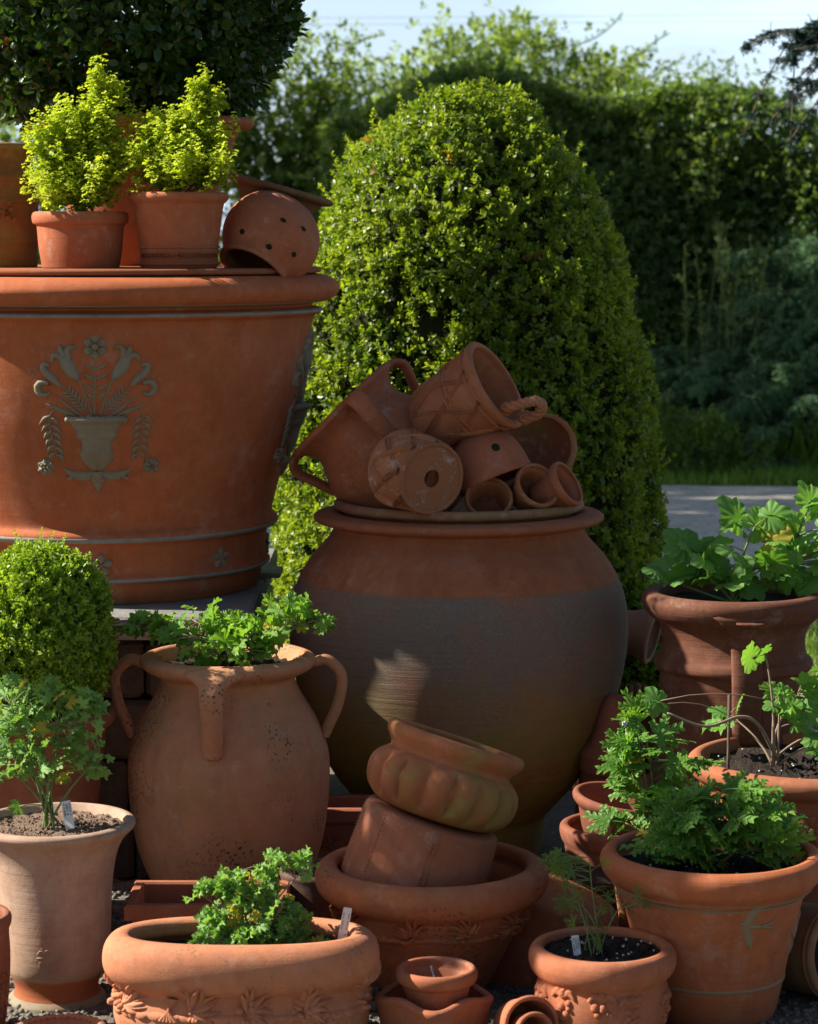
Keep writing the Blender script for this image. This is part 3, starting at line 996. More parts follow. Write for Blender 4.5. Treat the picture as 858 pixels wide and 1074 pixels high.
# ---- trees
def tree(name, label, base, height, crown, nspr, leafm, lsize, temps, seed=0, trunk_r=.12, limbs=9, group=None, loose=.5, gap=.35, shoots=0):
    """crown: list of ellipsoids (dx,dy,z,rx,ry,rz)"""
    global rng
    keep = rng
    rng = np.random.default_rng(seed)
    root = empty(name, base, label, 'tree', group)
    tm = MB()
    P = spline([(0, 0, -.1), (rng.normal() * .1, rng.normal() * .1, height * .3), (crown[0][0] * .5, crown[0][1] * .5, height * .6), (crown[0][0], crown[0][1], crown[0][2] + crown[0][5] * .5)], 16)
    tube(tm, P, np.linspace(trunk_r, trunk_r * .25, 16), 9)
    tm.build('trunk', M['bark'], root)
    lim = MB()
    allp, alln = [], []
    ends = []
    wts = np.array([c[3] * c[4] * c[5] for c in crown]) ** .7; wts /= wts.sum()
    for i in range(limbs):
        c = crown[rng.choice(len(crown), p=wts)]
        d = unit(rng.normal(size=3)); 
        e = np.array(c[:3]) + d * np.array(c[3:]) * rng.uniform(.55, .98)
        s = P[rng.integers(4, 13)]
        if s[2] > e[2]: s = P[rng.integers(3, 6)]
        Q = bez(s, s * .45 + e * .55 + np.array([0, 0, -.08 * height * rng.random()]), e, 9)
        tube(lim, Q, np.linspace(trunk_r * .38, trunk_r * .05, 9), 5)
        for j in range(7):
            q = Q[rng.integers(3, 9)]
            e2 = q + unit(rng.normal(size=3) + d * .8) * rng.uniform(.15, .5) * np.mean(c[3:])
            Q2 = bez(q, (q + e2) / 2 + rng.normal(size=3) * .05, e2, 6)
            tube(lim, Q2, np.linspace(trunk_r * .10, trunk_r * .02, 6), 4)
            ends.append(Q2)
    lim.build('limb', M['bark'], root)
    fm = MB()
    ends_a = np.array(ends).reshape(-1, 3)
    k1 = int(nspr * .55)
    a = ends_a[rng.integers(0, len(ends_a), k1)] + rng.normal(size=(k1, 3)) * lsize * 1.6
    k2 = nspr - k1
    ci = rng.choice(len(crown), k2, p=wts)
    C = np.array(crown)[ci]
    d = unit(rng.normal(size=(k2, 3)))
    rad = rng.uniform(.45, 1.0, k2) ** .6
    b = C[:, :3] + d * rad[:, None] * C[:, 3:]
    keepm = clumpy(b, 2.4 / np.mean(crown[0][3:]) * 1.6, seed) > gap
    b = b[keepm]
    pos = np.vstack([a, b])
    nr = unit(pos - np.array(crown[0][:3])) + np.array([0, 0, .4])
    scatter_sprigs(fm, pos, nr, lsize * rng.uniform(.7, 1.3, len(pos)), np.clip(rng.normal(.45, .25, len(pos)), 0, .97), temps, loose)
    for i in range(shoots):
        c = crown[rng.choice(len(crown), p=wts)]
        dd = unit(np.array([rng.normal() * .8, rng.normal() * .5, abs(rng.normal()) + .5]))
        s = np.array(c[:3]) + dd * np.array(c[3:]) * .85
        e = s + (dd + np.array([rng.normal() * .4, 0, 0])) * rng.uniform(.2, .55)
        Q = bez(s, (s + e) / 2 + rng.normal(size=3) * .06, e, 12)
        tube(fm, Q, .006, 4, tint=.05)
        scatter_sprigs(fm, Q + rng.normal(size=Q.shape) * .012, np.tile([0, 0, 1.0], (12, 1)), np.full(12, lsize * .6), rng.uniform(.3, .8, 12), temps, .9)
    fm.build('crown', leafm, root)
    rng = keep
    return root


tree('hawthorn_tree', 'open airy hawthorn with sky showing through, between the standard bush and the domed topiary', (-.95, 19.5, 0), 3.2,
     [(0.05, 0, 1.75, 1.05, .8, .85), (-.1, 0, 2.65, .75, .5, .62), (.55, .2, 2.25, .55, .4, .55), (0, .3, .9, 1.3, .6, .8)], 8600, M['haw'], .085, SPRIGS_L, 5, .09, 20, gap=.42, shoots=24)
tree('hawthorn_tree', 'rounded hedgerow tree with arching shoots, rising behind the hedge above the domed topiary', (1.0, 20.5, 0), 3.3,
     [(0, 0, 2.25, 1.4, .8, .85), (-.75, 0, 1.9, .9, .6, .95), (.95, 0, 2.15, .85, .6, .62), (-.15, 0, 2.88, .6, .4, .40)], 15000, M['haw'], .085, SPRIGS_L, 6, .10, 30, gap=.36, shoots=30)
tree('hawthorn_tree', 'yellowish hedgerow tree seen under the left edge of the standard bush', (-3.3, 20.0, 0), 3.0,
     [(0, 0, 1.7, 1.1, .8, 1.2), (.9, .3, 1.2, .9, .6, .9)], 5200, M['haw'], .085, SPRIGS_L, 7, .09, 16, gap=.36, shoots=8)
tree('ash_sapling', 'slender pale green sapling poking above the hedge left of the cedar branch', (2.55, 21.0, 0), 2.9,
     [(0, 0, 2.55, .16, .15, .36)], 260, M['weed'], .055, SPRIGS_L, 8, .02, 4)

# unseen broadleaf tree, added beyond the left edge to shade road and hedge
tree('added_shade_tree', 'broad leafy tree added unseen beyond the left edge to shade the road and hedge', (-8.2, 13.2, 0), 7.5,
     [(0, 0, 5.2, 2.6, 2.6, 2.4), (.6, 1.2, 6.6, 2.2, 2.2, 2.0), (.3, -1.6, 5.6, 2.0, 1.8, 1.8), (.5, 2.0, 4.2, 2.2, 2.0, 1.6), (0, 4.4, 6.9, 2.4, 2.1, 2.1)], 19000, M['hedge'], .24, SPRIGS_L, 12, .2, 22, gap=.1)


# ---- cedar branches
def spray(mb, Q, size, k=3, droop=.6, n_per=7, tint=(.1, .9)):
    """needle sprays hanging off a branch line"""
    Q = np.repeat(np.asarray(Q), n_per, 0)
    n = len(Q)
    d = unit(np.stack([rng.normal(0, .6, n), rng.normal(0, .6, n), -droop + rng.normal(0, .35, n)], -1))
    L = size * rng.uniform(.5, 1.2, n)[:, None]
    nrm = unit(np.cross(d, rng.normal(size=(n, 3))))
    m = 7
    for j in range(m):
        c = Q + d * L * (j / m)
        for s in (-1, 1):
            t = unit(nrm * s + d * .8 + rng.normal(size=(n, 3)) * .3)
            w = unit(np.cross(t, rng.normal(size=(n, 3)))) * size * .05
            V = np.stack([c - w, c + w, c + t * size * .32], 1).reshape(-1, 3)
            mb.f.setdefault(3, []).append(np.arange(3 * n).reshape(-1, 3) + mb.n)
            mb.v.append(V); mb.t.append(np.repeat(rng.uniform(*tint, n), 3)); mb.n += 3 * n


def branchy(root, starts_ends, leafm, size, nsub, n_per, rad=.012, name='branch', droop=.6):
    fm = MB()
    for s, e, sag in starts_ends:
        bm_ = MB()
        s, e = np.array(s, float), np.array(e, float)
        mid = (s + e) / 2 + np.array([0, 0, sag])
        Q = bez(s, mid, e, 14)
        tube(bm_, Q, np.linspace(rad, rad * .2, 14), 5)
        pts = [Q[3:]]
        for k in range(nsub):
            q = Q[rng.integers(2, 13)]
            L = np.linalg.norm(e - s) * rng.uniform(.15, .35)
            d = unit((e - s) / np.linalg.norm(e - s) + rng.normal(size=3) * .7 + np.array([0, 0, -.25]))
            Q2 = bez(q, q + d * L * .5 + np.array([0, 0, .02]), q + d * L + np.array([0, 0, -L * .25]), 7)
            tube(bm_, Q2, rad * .25, 4)
            pts.append(Q2)
        spray(fm, np.vstack(pts), size, n_per=n_per, droop=droop)
        bm_.build(name, M['bark'], root)
    fm.build('needles', leafm, root)


cj = empty('spreading_conifer', (3.35, 16.75, 0), 'blue green conifer with drooping sprays beside the road at the foot of the hedge', 'conifer')
se = []
for i in range(64):
    t = i / 63
    a = random.uniform(-1, 1)
    z0 = 0.2 + 1.15 * random.random() ** .8
    s = (0.1, 0.2 * a, z0 * .8)
    reach = 2.05 - 1.0 * (z0 - .2) + random.uniform(-.25, .12)
    ez = z0 + random.uniform(-.12, .12) - reach * .28 + .28
    ang = random.uniform(-1.0, 0.35)
    se.append((s, (-reach * math.cos(ang), reach * math.sin(ang) * .75, max(.08, ez)), .22))
branchy(cj, se, M['cedar'], .10, 9, 7, .014)
tb = MB(); tube(tb, [(0.1, .1, -.1), (.1, .05, .7), (.15, .1, 1.7)], [.09, .07, .02], 8); tb.build('trunk', M['bark'], cj)
cx = MB()
for q in ((-.1, .15, .55, .75, .45, .5), (.3, .2, .9, .6, .4, .55)):
    a = np.linspace(0, 2 * PI, 20, endpoint=False); b = np.linspace(-PI / 2, PI / 2, 10)
    cx.addgrid(np.array([[(q[0] + q[3] * math.cos(v) * math.cos(w), q[1] + q[4] * math.cos(v) * math.sin(w), q[2] + q[5] * math.sin(v) + rng.uniform(-.03, .03)) for w in a] for v in b]), close_v=True)
cx.build('twigs', M['core'], cj)

ct = empty('cedar_tree', (3.2, 9.4, 0), 'dark cedar outside the right edge, one branch reaching over the hedge against the sky', 'cedar')
tb = MB(); tube(tb, [(0, 0, -.1), (.05, 0, 1.5), (0, 0, 3.4)], [.17, .14, .08], 10); tb.build('trunk', M['bark'], ct)
base = np.array(ct.location)
E = lambda px, py, D: tuple(np.array(W(px, py, D)) - base)
branchy(ct, [(E(1110, 20, 9.4), E(785, 46, 9.4), .14), (E(1100, 60, 9.4), E(832, 52, 9.3), .10), (E(880, 10, 9.4), E(836, 50, 9.4), .0), (E(1110, 20, 9.5), E(850, 95, 9.6), .08),
             ((0, 0, 2.9), (.9, .5, 2.7), .1), ((0, 0, 2.4), (1.0, -.4, 2.1), .1)], M['cedar_dark'], .042, 12, 13, .012, droop=.5)

# ---- overhead wires far behind
for yy, nm in ((14, 'upper'), (21, 'lower')):
    p0, p1 = np.array(W(250, yy + 8, 42)), np.array(W(1000, yy - 10, 42))
    p0[0] -= 12; p1[0] += 12
    o = MB(); P = bez(p0, (p0 + p1) / 2 + np.array([0, 0, -.12]), p1, 20); tube(o, P - P[0], .0028, 5)
    tag(o.build('overhead_wire', M['ink'], loc=tuple(P[0])), 'thin %s one of two overhead wires crossing the sky behind the trees' % nm, 'wire', 'overhead wires')


# ---- weeds on the bank
def weed(px, py0, py1, D, label, leafm, n=10, lsize=.05, group='tall weeds below the hedge'):
    b = W(px, py0, D); h = W(px, py1, D).z - b.z
    root = empty('weed', (b.x, b.y, max(b.z, 0)), label, 'weed', group)
    fm, sm = MB(), MB()
    for s in range(3):
        dx = rng.normal(size=2) * .05
        P = bez((dx[0], dx[1], -.05), (dx[0] * 1.5, dx[1], h * .5), (dx[0] * 2.2, dx[1] * 2, h * (1 - .12 * s)), 10)
        tube(sm, P, .0025, 4)
        t = rng.integers(1, 10, n)
        pos = P[t] + rng.normal(size=(n, 3)) * .012
        scatter_sprigs(fm, pos, np.stack([rng.normal(size=n), rng.normal(size=n), np.full(n, .5)], -1), rng.uniform(.6, 1.2, n) * lsize, rng.uniform(.2, .95, n), SPRIGS_L, .3)
        scatter_sprigs(fm, P[7:] + rng.normal(size=(3, 3)) * .006, np.tile([0, 0, 1.0], (3, 1)), np.full(3, lsize * .5), np.full(3, .9), SPRIGS_L, .3)
    sm.build('stem', M['stem_green'], root); fm.build('foliage', leafm, root)


for i, (px, py0, py1, lab) in enumerate([(724, 330, 238, 'tallest pale flowering nettle below the hedge, nearest the topiary'),
                                         (745, 330, 243, 'pale flowering nettle just right of the tallest one below the hedge'),
                                         (778, 300, 240, 'flowering nettle rising above the slope of the conifer'),
                                         (800, 300, 248, 'shorter flowering nettle beside the conifer, nearest the right edge'),
                                         (765, 330, 258, 'low leafy nettle in the middle of the nettle row')]):
    weed(px, py0 + 60, py1, 16.4, lab, M['nettle'], 12, .06)
for i, (px, py0, py1, lab) in enumerate([(718, 492, 425, 'leafy weed at the left end of the grass verge beside the topiary'),
                                         (742, 494, 432, 'sunlit pale green weed in the middle of the verge'),
                                         (768, 496, 455, 'low bright weed at the foot of the conifer'),
                                         (700, 494, 440, 'leafy weed half hidden by the edge of the topiary')]):
    weed(px, py0, py1, 15.5, lab, M['weed'], 44, .07, 'weeds along the verge')


# ------------------------------------------------------------------ clipped bushes
def clipped(name, label, cx, D, prof, n, leafm, size, lean=0.0, coreshrink=.9, ground=None, oz=1.0, seed=0, noise_amp=.02, temps=None, jit=.55, shoots=40, coremin=0.0, gappy=.0):
    """prof: (half width px, row px) top -> bottom"""
    global rng
    keep = rng; rng = np.random.default_rng(seed + 100)
    zs = np.array([W(cx, y, D).z for _, y in prof]); rs = np.array([hw * S(y, D) for hw, y in prof])
    zb = zs[-1] if ground is None else ground
    loc = Vector((W(cx, prof[len(prof) // 2][1], D).x, D, zb))
    root = empty(name, loc, label, 'bush')
    z = zs[::-1] - zb; r = rs[::-1]
    fz = np.linspace(z[0], z[-1], 300); fr = np.interp(fz, z, r)
    # smooth
    k = np.ones(9) / 9
    fr = np.convolve(np.pad(fr, 4, 'edge'), k, 'valid')
    ds = np.hypot(np.gradient(fz), np.gradient(fr)) * (fr + .01)
    cdf = np.cumsum(ds); cdf /= cdf[-1]
    t = np.interp(rng.random(n), cdf, np.arange(300))
    pz = np.interp(t, np.arange(300), fz); pr = np.interp(t, np.arange(300), fr)
    dr = np.interp(t, np.arange(300), np.gradient(fr) / np.hypot(np.gradient(fz), np.gradient(fr)))
    dz = np.interp(t, np.arange(300), np.gradient(fz) / np.hypot(np.gradient(fz), np.gradient(fr)))
    az = rng.uniform(0, 2 * PI, n)
    nr = np.stack([np.sin(az) * dz, -np.cos(az) * dz, -dr], -1)
    pos = np.stack([pr * np.sin(az), -pr * np.cos(az), pz], -1)
    cn = clumpy(pos, 9.0 / max(r.max(), .1) * .5, seed)
    depth = rng.exponential(size * .8, n)
    pos = pos + nr * ((cn - .5)[:, None] * noise_amp * 2 - depth[:, None] * .9)
    fine = clumpy(pos, 26, seed + 3)
    ok = fine > gappy
    pos, nr = pos[ok], nr[ok]
    m = len(pos)
    fm = MB()
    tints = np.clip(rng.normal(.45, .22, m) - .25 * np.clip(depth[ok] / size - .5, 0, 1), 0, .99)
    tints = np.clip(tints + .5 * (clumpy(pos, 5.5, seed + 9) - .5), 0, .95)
    tints[rng.random(m) < .002] = .99
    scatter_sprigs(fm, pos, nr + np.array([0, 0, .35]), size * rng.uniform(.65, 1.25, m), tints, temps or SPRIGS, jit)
    for i in range(shoots):
        j = rng.integers(0, m)
        P = pos[j] + unit(nr[j] + np.array([0, 0, 1.0]) + rng.normal(size=3) * .3) * np.linspace(0, size * rng.uniform(1.0, 2.6), 5)[:, None]
        scatter_sprigs(fm, P, np.tile(nr[j] * .3 + np.array([0, 0, 1.0]), (5, 1)), np.full(5, size * .6), np.full(5, .85), temps or SPRIGS, .4)
    fm.build('foliage', leafm, root)
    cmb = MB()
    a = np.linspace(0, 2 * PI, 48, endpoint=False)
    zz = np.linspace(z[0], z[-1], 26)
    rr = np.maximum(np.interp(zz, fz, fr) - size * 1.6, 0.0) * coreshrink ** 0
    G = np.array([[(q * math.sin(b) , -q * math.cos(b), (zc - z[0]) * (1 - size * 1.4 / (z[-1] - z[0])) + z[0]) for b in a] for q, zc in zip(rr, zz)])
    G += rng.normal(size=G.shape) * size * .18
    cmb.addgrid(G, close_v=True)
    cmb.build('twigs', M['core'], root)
    rng = keep
    return root


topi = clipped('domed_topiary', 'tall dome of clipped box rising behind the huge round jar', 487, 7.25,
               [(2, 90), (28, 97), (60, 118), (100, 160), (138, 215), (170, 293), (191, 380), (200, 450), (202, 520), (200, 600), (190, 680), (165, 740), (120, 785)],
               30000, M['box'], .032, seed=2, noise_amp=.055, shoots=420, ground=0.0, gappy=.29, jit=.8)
tk = MB(); tube(tk, [(0, 0, -.05), (.01, 0, .2), (0, .02, .6)], [.06, .05, .04], 8); tk.build('trunk', M['bark'], topi)

clipped('low_box_bush', 'small dark box bush with bright tips, wedged between the huge jar and tall tub', 682, 6.9,
        [(2, 612), (28, 620), (44, 640), (50, 680), (48, 730), (36, 775)], 2600, M['boxball'], .022, seed=5, noise_amp=.02, shoots=60, ground=0.0)


# unseen potted bay and tall jar, added off the left edge as shade casters
SBP = [(.13, 0), (.15, .01), (.19, .3), (.21, .42), (.23, .43), (.235, .47), (.22, .48)]
v = Vessel('round_flowerpot', 'plain pot of the added bay standard, unseen beyond the left edge', 'flowerpot', SBP, terra('pot_clay_q', PK), Vector((-2.15, 5.08, 0)), t=.015)
v.soil(.43)
sbx = empty('added_shade_bay', (-2.15, 5.08, .44), 'bay standard added unseen beyond the left edge to shade the front pots', 'bush')
tb = MB(); tube(tb, [(0, 0, -.05), (.01, 0, .6), (0, .01, 1.4), (0, -.06, 1.8)], [.018, .016, .014, .008], 8); tb.build('stem', M['bark'], sbx)
n = 3000
d = unit(rng.normal(size=(n, 3))); rad = (1 - rng.exponential(.12, n)).clip(.2, 1)
pos = np.array([0, -.08, 1.68]) + d * rad[:, None] * np.array([.42, .30, .27]) * (1 + .12 * (clumpy(d, 4, 9) - .5)[:, None])
pos = pos[clumpy(pos, 13, 5) > .40]
fm = MB(); scatter_sprigs(fm, pos, unit(pos - np.array([0, 0, 1.8])) + np.array([0, 0, .3]), rng.uniform(.04, .065, len(pos)), rng.uniform(.1, .9, len(pos)), SPRIGS_L, .7)
fm.build('crown', M['bay'], sbx)
v = Vessel('added_shade_jar', 'tall plain oil jar added unseen beyond the left edge to shade the box ball pot', 'jar', [(.15, 0), (.16, .02), (.22, .3), (.27, .62), (.25, .86), (.17, .98), (.16, 1.0), (.19, 1.03), (.19, 1.06), (.17, 1.07)],
           terra('pot_clay_r', OR, spots=.4), Vector((-1.5, 5.32, 0)), t=.015)


# ================================================================== PLINTH AND BIG PLANTER
zpl = W(105, 611, 6.2).z          # height the big planter stands at
pl = empty('plinth', (-.78, 6.25, 0), 'low stone plinth of rough blocks under the giant decorated planter', 'plinth')


def boxmesh(mb, x0, x1, y0, y1, z0, z1, bev=.006):
    """bevelled block"""
    b = min(bev, (x1 - x0) * .3, (y1 - y0) * .3, (z1 - z0) * .3)
    rings = []
    for ins, z in ((b, z0), (0, z0 + b), (0, z1 - b), (b, z1)):
        xa, xb, ya, yb = x0 + ins, x1 - ins, y0 + ins, y1 - ins
        c = b
        rings.append([(xa + c, ya, z), (xb - c, ya, z), (xb, ya + c, z), (xb, yb - c, z), (xb - c, yb, z), (xa + c, yb, z), (xa, yb - c, z), (xa, ya + c, z)])
    G = np.array(rings)
    k = mb.n
    mb.addgrid(G, close_v=True)
    mb.add(G[0], [tuple(range(7, -1, -1))]); mb.add(G[-1], [tuple(range(8))])


sl = MB(); boxmesh(sl, -.88, .41, -.62, .66, zpl - .055, zpl - .001); sl.build('slab', M['stone'], pl, smooth=False)
zz = 0.0; row = 0
bl = MB()
while zz < zpl - .09:
    h = (zpl - .056) / 4
    xx = -.85 - (.1 if row % 2 else 0)
    while xx < .36:
        w = random.uniform(.2, .34)
        x1 = min(xx + w, .37)
        if x1 - xx > .03:
            boxmesh(bl, max(xx, -.85), x1 - .006, -.58 + random.uniform(-.006, .006), .6, zz + .003, zz + h - .004, .012)
        xx += w
    zz += h; row += 1
bl.build('blockwork', M['stone_dark'], pl, smooth=False)

# offcut of timber beside the planter foot
wx = W(282, 600, 6.35)
ob = MB(); boxmesh(ob, -.028, .034, -.05, .09, 0, W(282, 600, 6.3).z - zpl, .003)
tag(ob.build('timber_block', M['wood'], loc=(wx.x, 6.33, zpl), smooth=False), 'short weathered timber block on the plinth against the foot of the giant planter', 'wood block')

t_big = terra('planter_clay', (0.50, 0.172, 0.075), (0.42, 0.138, 0.06), rings=.3, white=.10, grain=.8)
BP = pot('giant_planter', 'giant terracotta planter with grey green flower vase emblem, on the stone plinth', 'planter', 105, 6.2,
         [(160, 618), (164, 612), (165, 600), (165, 590), (172, 589), (174, 585), (171, 581), (170, 577), (171, 555), (173, 551), (181, 548), (183, 543), (181, 539), (176, 535),
          (180, 520), (184, 505), (195, 471), (208, 430), (218, 375), (222, 331), (231, 328), (233, 325), (230, 322), (222, 320), (222, 317), (232, 316), (244, 313), (251, 306), (252, 299), (246, 292), (236, 288), (231, 287)],
         t_big, zbase=zpl, t=.03, w=.05, seg=160, rough=.0004, smooth_it=2)
azc = math.atan2(-BP.loc.x, BP.loc.y) * -1   # azimuth of the side that faces the camera
# azimuth 0 is -Y; camera side is rotated towards +X
face = math.atan2(-BP.loc.x, BP.loc.y)


def band(v, z0, hh, proud, mat, name='band'):
    mb = MB(); a = np.linspace(0, 2 * PI, 140, endpoint=False)
    zz = z0 + np.array([-1, -.7, 0, .7, 1]) * hh
    hp = np.array([-.002, proud * .7, proud, proud * .7, -.002])
    rr = v.R(np.clip(zz, v.zb, v.ztop)) + hp
    X, Y = v.shape(a[None], rr[:, None] * np.ones_like(a)[None])
    mb.addgrid(np.stack([X, Y, zz[:, None] * np.ones_like(a)[None]], -1), close_v=True)
    return mb.build(name, mat, v.root)


sB = S(400, 6.2)
for py, hh in ((546, 3.2), (587, 3.0), (324, 2.0)):
    band(BP, zl(BP, py), hh * sB, .0025, M['slip_pale'])
band(BP, zl(BP, 315.5), 1.2 * sB, .003, M['slip'])

sf = BP.surf(face - R(1.5))
kk = 1.05 / 5.047 * S(430, 5.7)
zc0 = zl(BP, 430, 6.2 - .5) + 0.0
# emblem drawn in its own units: (410,500) is the centre
zemb = W(100, 439, 5.68).z - BP.loc.z


def EP(x, y):
    return ((x - 410) * kk, zemb - (y - 500) * kk)


def emblem(surf, parent):
    mb = MB()

    def st(pts, w, h, n=9, mir=False, sharp=False):
        for m in ((False, True) if mir else (False,)):
            Q = [EP(820 - x if m else x, y) for x, y in pts]
            stroke(mb, surf, Q, [q * kk for q in w], h, n, 7, sharp)
    st([(402, 482), (404, 380), (410, 210)], [7, 6, 5], .003)
    st([(388, 482), (360, 390), (322, 300)], [7, 6, 6], .003, mir=True)
    for y in (240, 290, 345, 385):
        L = 62 - abs(y - 300) * .18
        st([(408, y + 12), (380, y + 2), (408 - L, y - 18)], [4, 12, 3], .004, mir=True)
    # lilies
    st([(325, 300), (300, 275), (272, 235), (250, 195)], [14, 32, 36, 28], .010, mir=True)
    st([(252, 205), (222, 182), (198, 190), (196, 215)], [16, 18, 14, 6], .009, mir=True)
    st([(275, 205), (270, 160), (292, 138), (318, 152)], [18, 18, 14, 6], .009, mir=True)
    st([(255, 190), (240, 160), (232, 132)], [20, 20, 8], .009, mir=True)
    # scrolls
    st([(235, 340), (195, 300), (158, 268), (146, 240), (160, 226), (180, 238)], [10, 24, 22, 18, 16, 8], .010, mir=True)
    st([(175, 325), (135, 318), (112, 345), (124, 375), (150, 385), (180, 370)], [12, 18, 20, 18, 14, 5], .010, mir=True)
    # sprigs
    st([(365, 472), (320, 410), (255, 345)], [5, 4, 3], .003, mir=True)
    for i in range(6):
        t = i / 6
        x, y = 355 - 95 * t, 455 - 100 * t
        st([(x, y), (x + 4, y - 22), (x + 2, y - 44)], [3, 9, 2], .004, mir=True)
        st([(x, y), (x - 24, y + 2), (x - 44, y - 6)], [3, 9, 2], .004, mir=True)
    st([(330, 490), (270, 440), (218, 392)], [7, 10, 3], .005, mir=True)
    st([(310, 492), (240, 462), (155, 428)], [7, 11, 3], .005, mir=True)
    # hanging strands
    st([(270, 490), (225, 462), (180, 475), (172, 540), (190, 620), (215, 715)], [5, 5, 5, 5, 4, 3], .003, 14, mir=True)
    for i in range(6):
        y = 490 + i * 38; x = 176 + i * 5.5
        st([(x, y), (x - 28, y + 14), (x - 58 + i * 5, y + 46)], [4, 13, 2], .006, mir=True)
        st([(x, y + 10), (x + 26, y + 22), (x + 52 - i * 4, y + 52)], [4, 12, 2], .006, mir=True)
    # vase
    vz = [(492, 148), (505, 158), (520, 150), (535, 128), (560, 112), (582, 100), (588, 106), (604, 102), (610, 82), (640, 76), (668, 78), (680, 88), (700, 86), (725, 76), (750, 55), (772, 30), (785, 12)]
    sA = np.array([y for y, _ in vz], float); wA = np.array([w for _, w in vz], float)
    yy = np.linspace(492, 785, 48); ww = np.interp(yy, sA, wA)
    k = np.linspace(-1, 1, 25)
    U = (k[None] * ww[:, None]) * kk
    V = zemb - (yy[:, None] - 500) * kk + 0 * U
    hh = .020 * np.sqrt(np.maximum(0, 1 - k ** 2))[None] * (ww[:, None] / 110) ** .5
    flut = np.where((yy > 680)[:, None], 1 - .18 * np.abs(np.sin(k * 14))[None], 1.0)
    rim = np.where((yy < 530)[:, None], 1.0 + .35 * np.sin((yy[:, None] - 492) / 38 * PI), 1)
    mb.addgrid(surf(U, V, -.001 + hh * flut * rim))
    for i in range(9):
        x = 270 + i * 35
        blob(mb, surf, *EP(x, 508 + 6 * math.sin(i * 1.7)), 22 * kk, .016)
    # wings at the base
    st([(405, 790), (350, 805), (290, 795), (232, 762)], [20, 26, 22, 3], .008, mir=True)
    for i in range(3):
        st([(370 - i * 40, 795), (350 - i * 40, 815), (330 - i * 38, 818)], [10, 12, 4], .008, mir=True)
    st([(410, 780), (412, 830), (415, 895)], [34, 34, 4], .012)
    for dx in (-20, 20):
        blob(mb, surf, *EP(412 + dx, 820), 18 * kk, .013)
    # little berries outside
    for (x, y) in ((712, 272), (735, 305), (700, 295), (80, 265), (105, 250), (98, 285)):
        blob(mb, surf, *EP(x, y), 9 * kk, .003)
    return mb.build('emblem', M['slip'], parent)


for da in (0.0, R(82), R(-84)):
    s2 = BP.surf(face - R(1.5) + da)
    e = emblem(s2, BP.root)
    fl = MB()
    for i in range(6):
        a = i * PI / 3 + .5
        c = EP(410 + 40 * math.cos(a), 140 - 40 * math.sin(a))
        blob(fl, s2, *c, 25 * kk, .007)
    blob(fl, s2, *EP(410, 140), 22 * kk, .012)
    for i in range(10):
        a = i * 2 * PI / 10
        blob(fl, s2, *EP(410 + 34 * math.cos(a), 140 - 34 * math.sin(a)), 7 * kk, .011)
    fl.build('flower', M['slip'], e)
    for x in (146, 683):
        q = MB()
        blob(q, s2, *EP(x, 757), 44 * kk, .008)
        rosette(q, s2, *EP(x, 757), 40 * kk, .012, 6)
        for i in range(5):
            a = i * 1.26
            blob(q, s2, *EP(x + 18 * math.cos(a), 757 + 18 * math.sin(a)), 11 * kk, .015)
        q.build('rose', M['slip'], e)
for k in range(-2, 3):
    az = face - R(1.0) + k * R(44)
    q = MB(); s2 = BP.surf(az)
    rosette(q, s2, 0, zl(BP, 571), 11 * sB, .006, 5, PI / 2)
    q.build('rosette', M['slip'], BP.root)

# flat clay lid on the rim carries the pots above
P, loc = px_prof([(226, 287.5), (236, 286), (238, 283.5), (236, 281), (228, 280.5)], 105, 6.2)
ztopBP = BP.loc.z + BP.ztop
lidm = MB(); a = np.linspace(0, 2 * PI, 120, endpoint=False)
lp = [(0, .0), (.53, .0), (.548, .003), (.552, .009), (.546, .016), (0, .017)]
lidm.addgrid(np.array([[(r * math.sin(b), -r * math.cos(b), z) for b in a] for r, z in lp]), close_v=True)
lid = tag(lidm.build('flat_clay_disc', terra('lid_clay', PK, rings=.5, white=.1), loc=(BP.loc.x, 6.2, ztopBP + .001)), 'flat round terracotta lid lying on the rim of the giant planter, carrying five pots', 'lid')
ZL = ztopBP + .018


# ================================================================== POTS ON THE GIANT PLANTER
v = pot('round_flowerpot', 'plain flowerpot with the leftmost lime green shrub, standing on the giant planter lid', 'flowerpot', 84, 5.88,
        [(40, 283), (42, 281), (43.5, 262), (45, 240), (45.5, 236), (49, 235), (50.5, 231), (50.5, 226), (49, 223), (47, 222)], terra('pot_clay_a', PK, rings=.5, white=.25), zbase=ZL, t=.01, w=.03,
        group='pots standing on the giant planter')
v.soil(zl(v, 230))
v = pot('inscribed_flowerpot', 'flowerpot with raised lettering between two rings, planted with lime green shrub', 'flowerpot', 187, 5.88,
        [(39, 284), (40.5, 279), (40.7, 278), (42.8, 277.5), (42.8, 275.5), (40.8, 275), (40.8, 273.5), (41, 262), (41, 260.5), (43.1, 260), (43.1, 258), (41.3, 257.5), (41.4, 256), (44, 238), (47, 214), (50, 212), (53, 208), (53, 204.5), (51.5, 202.5), (49, 202)],
        terra('pot_clay_b', PK, (0.42, 0.16, 0.085), rings=.5, white=.12), zbase=ZL, t=.01, w=.03, group='pots standing on the giant planter')
v.soil(zl(v, 209))


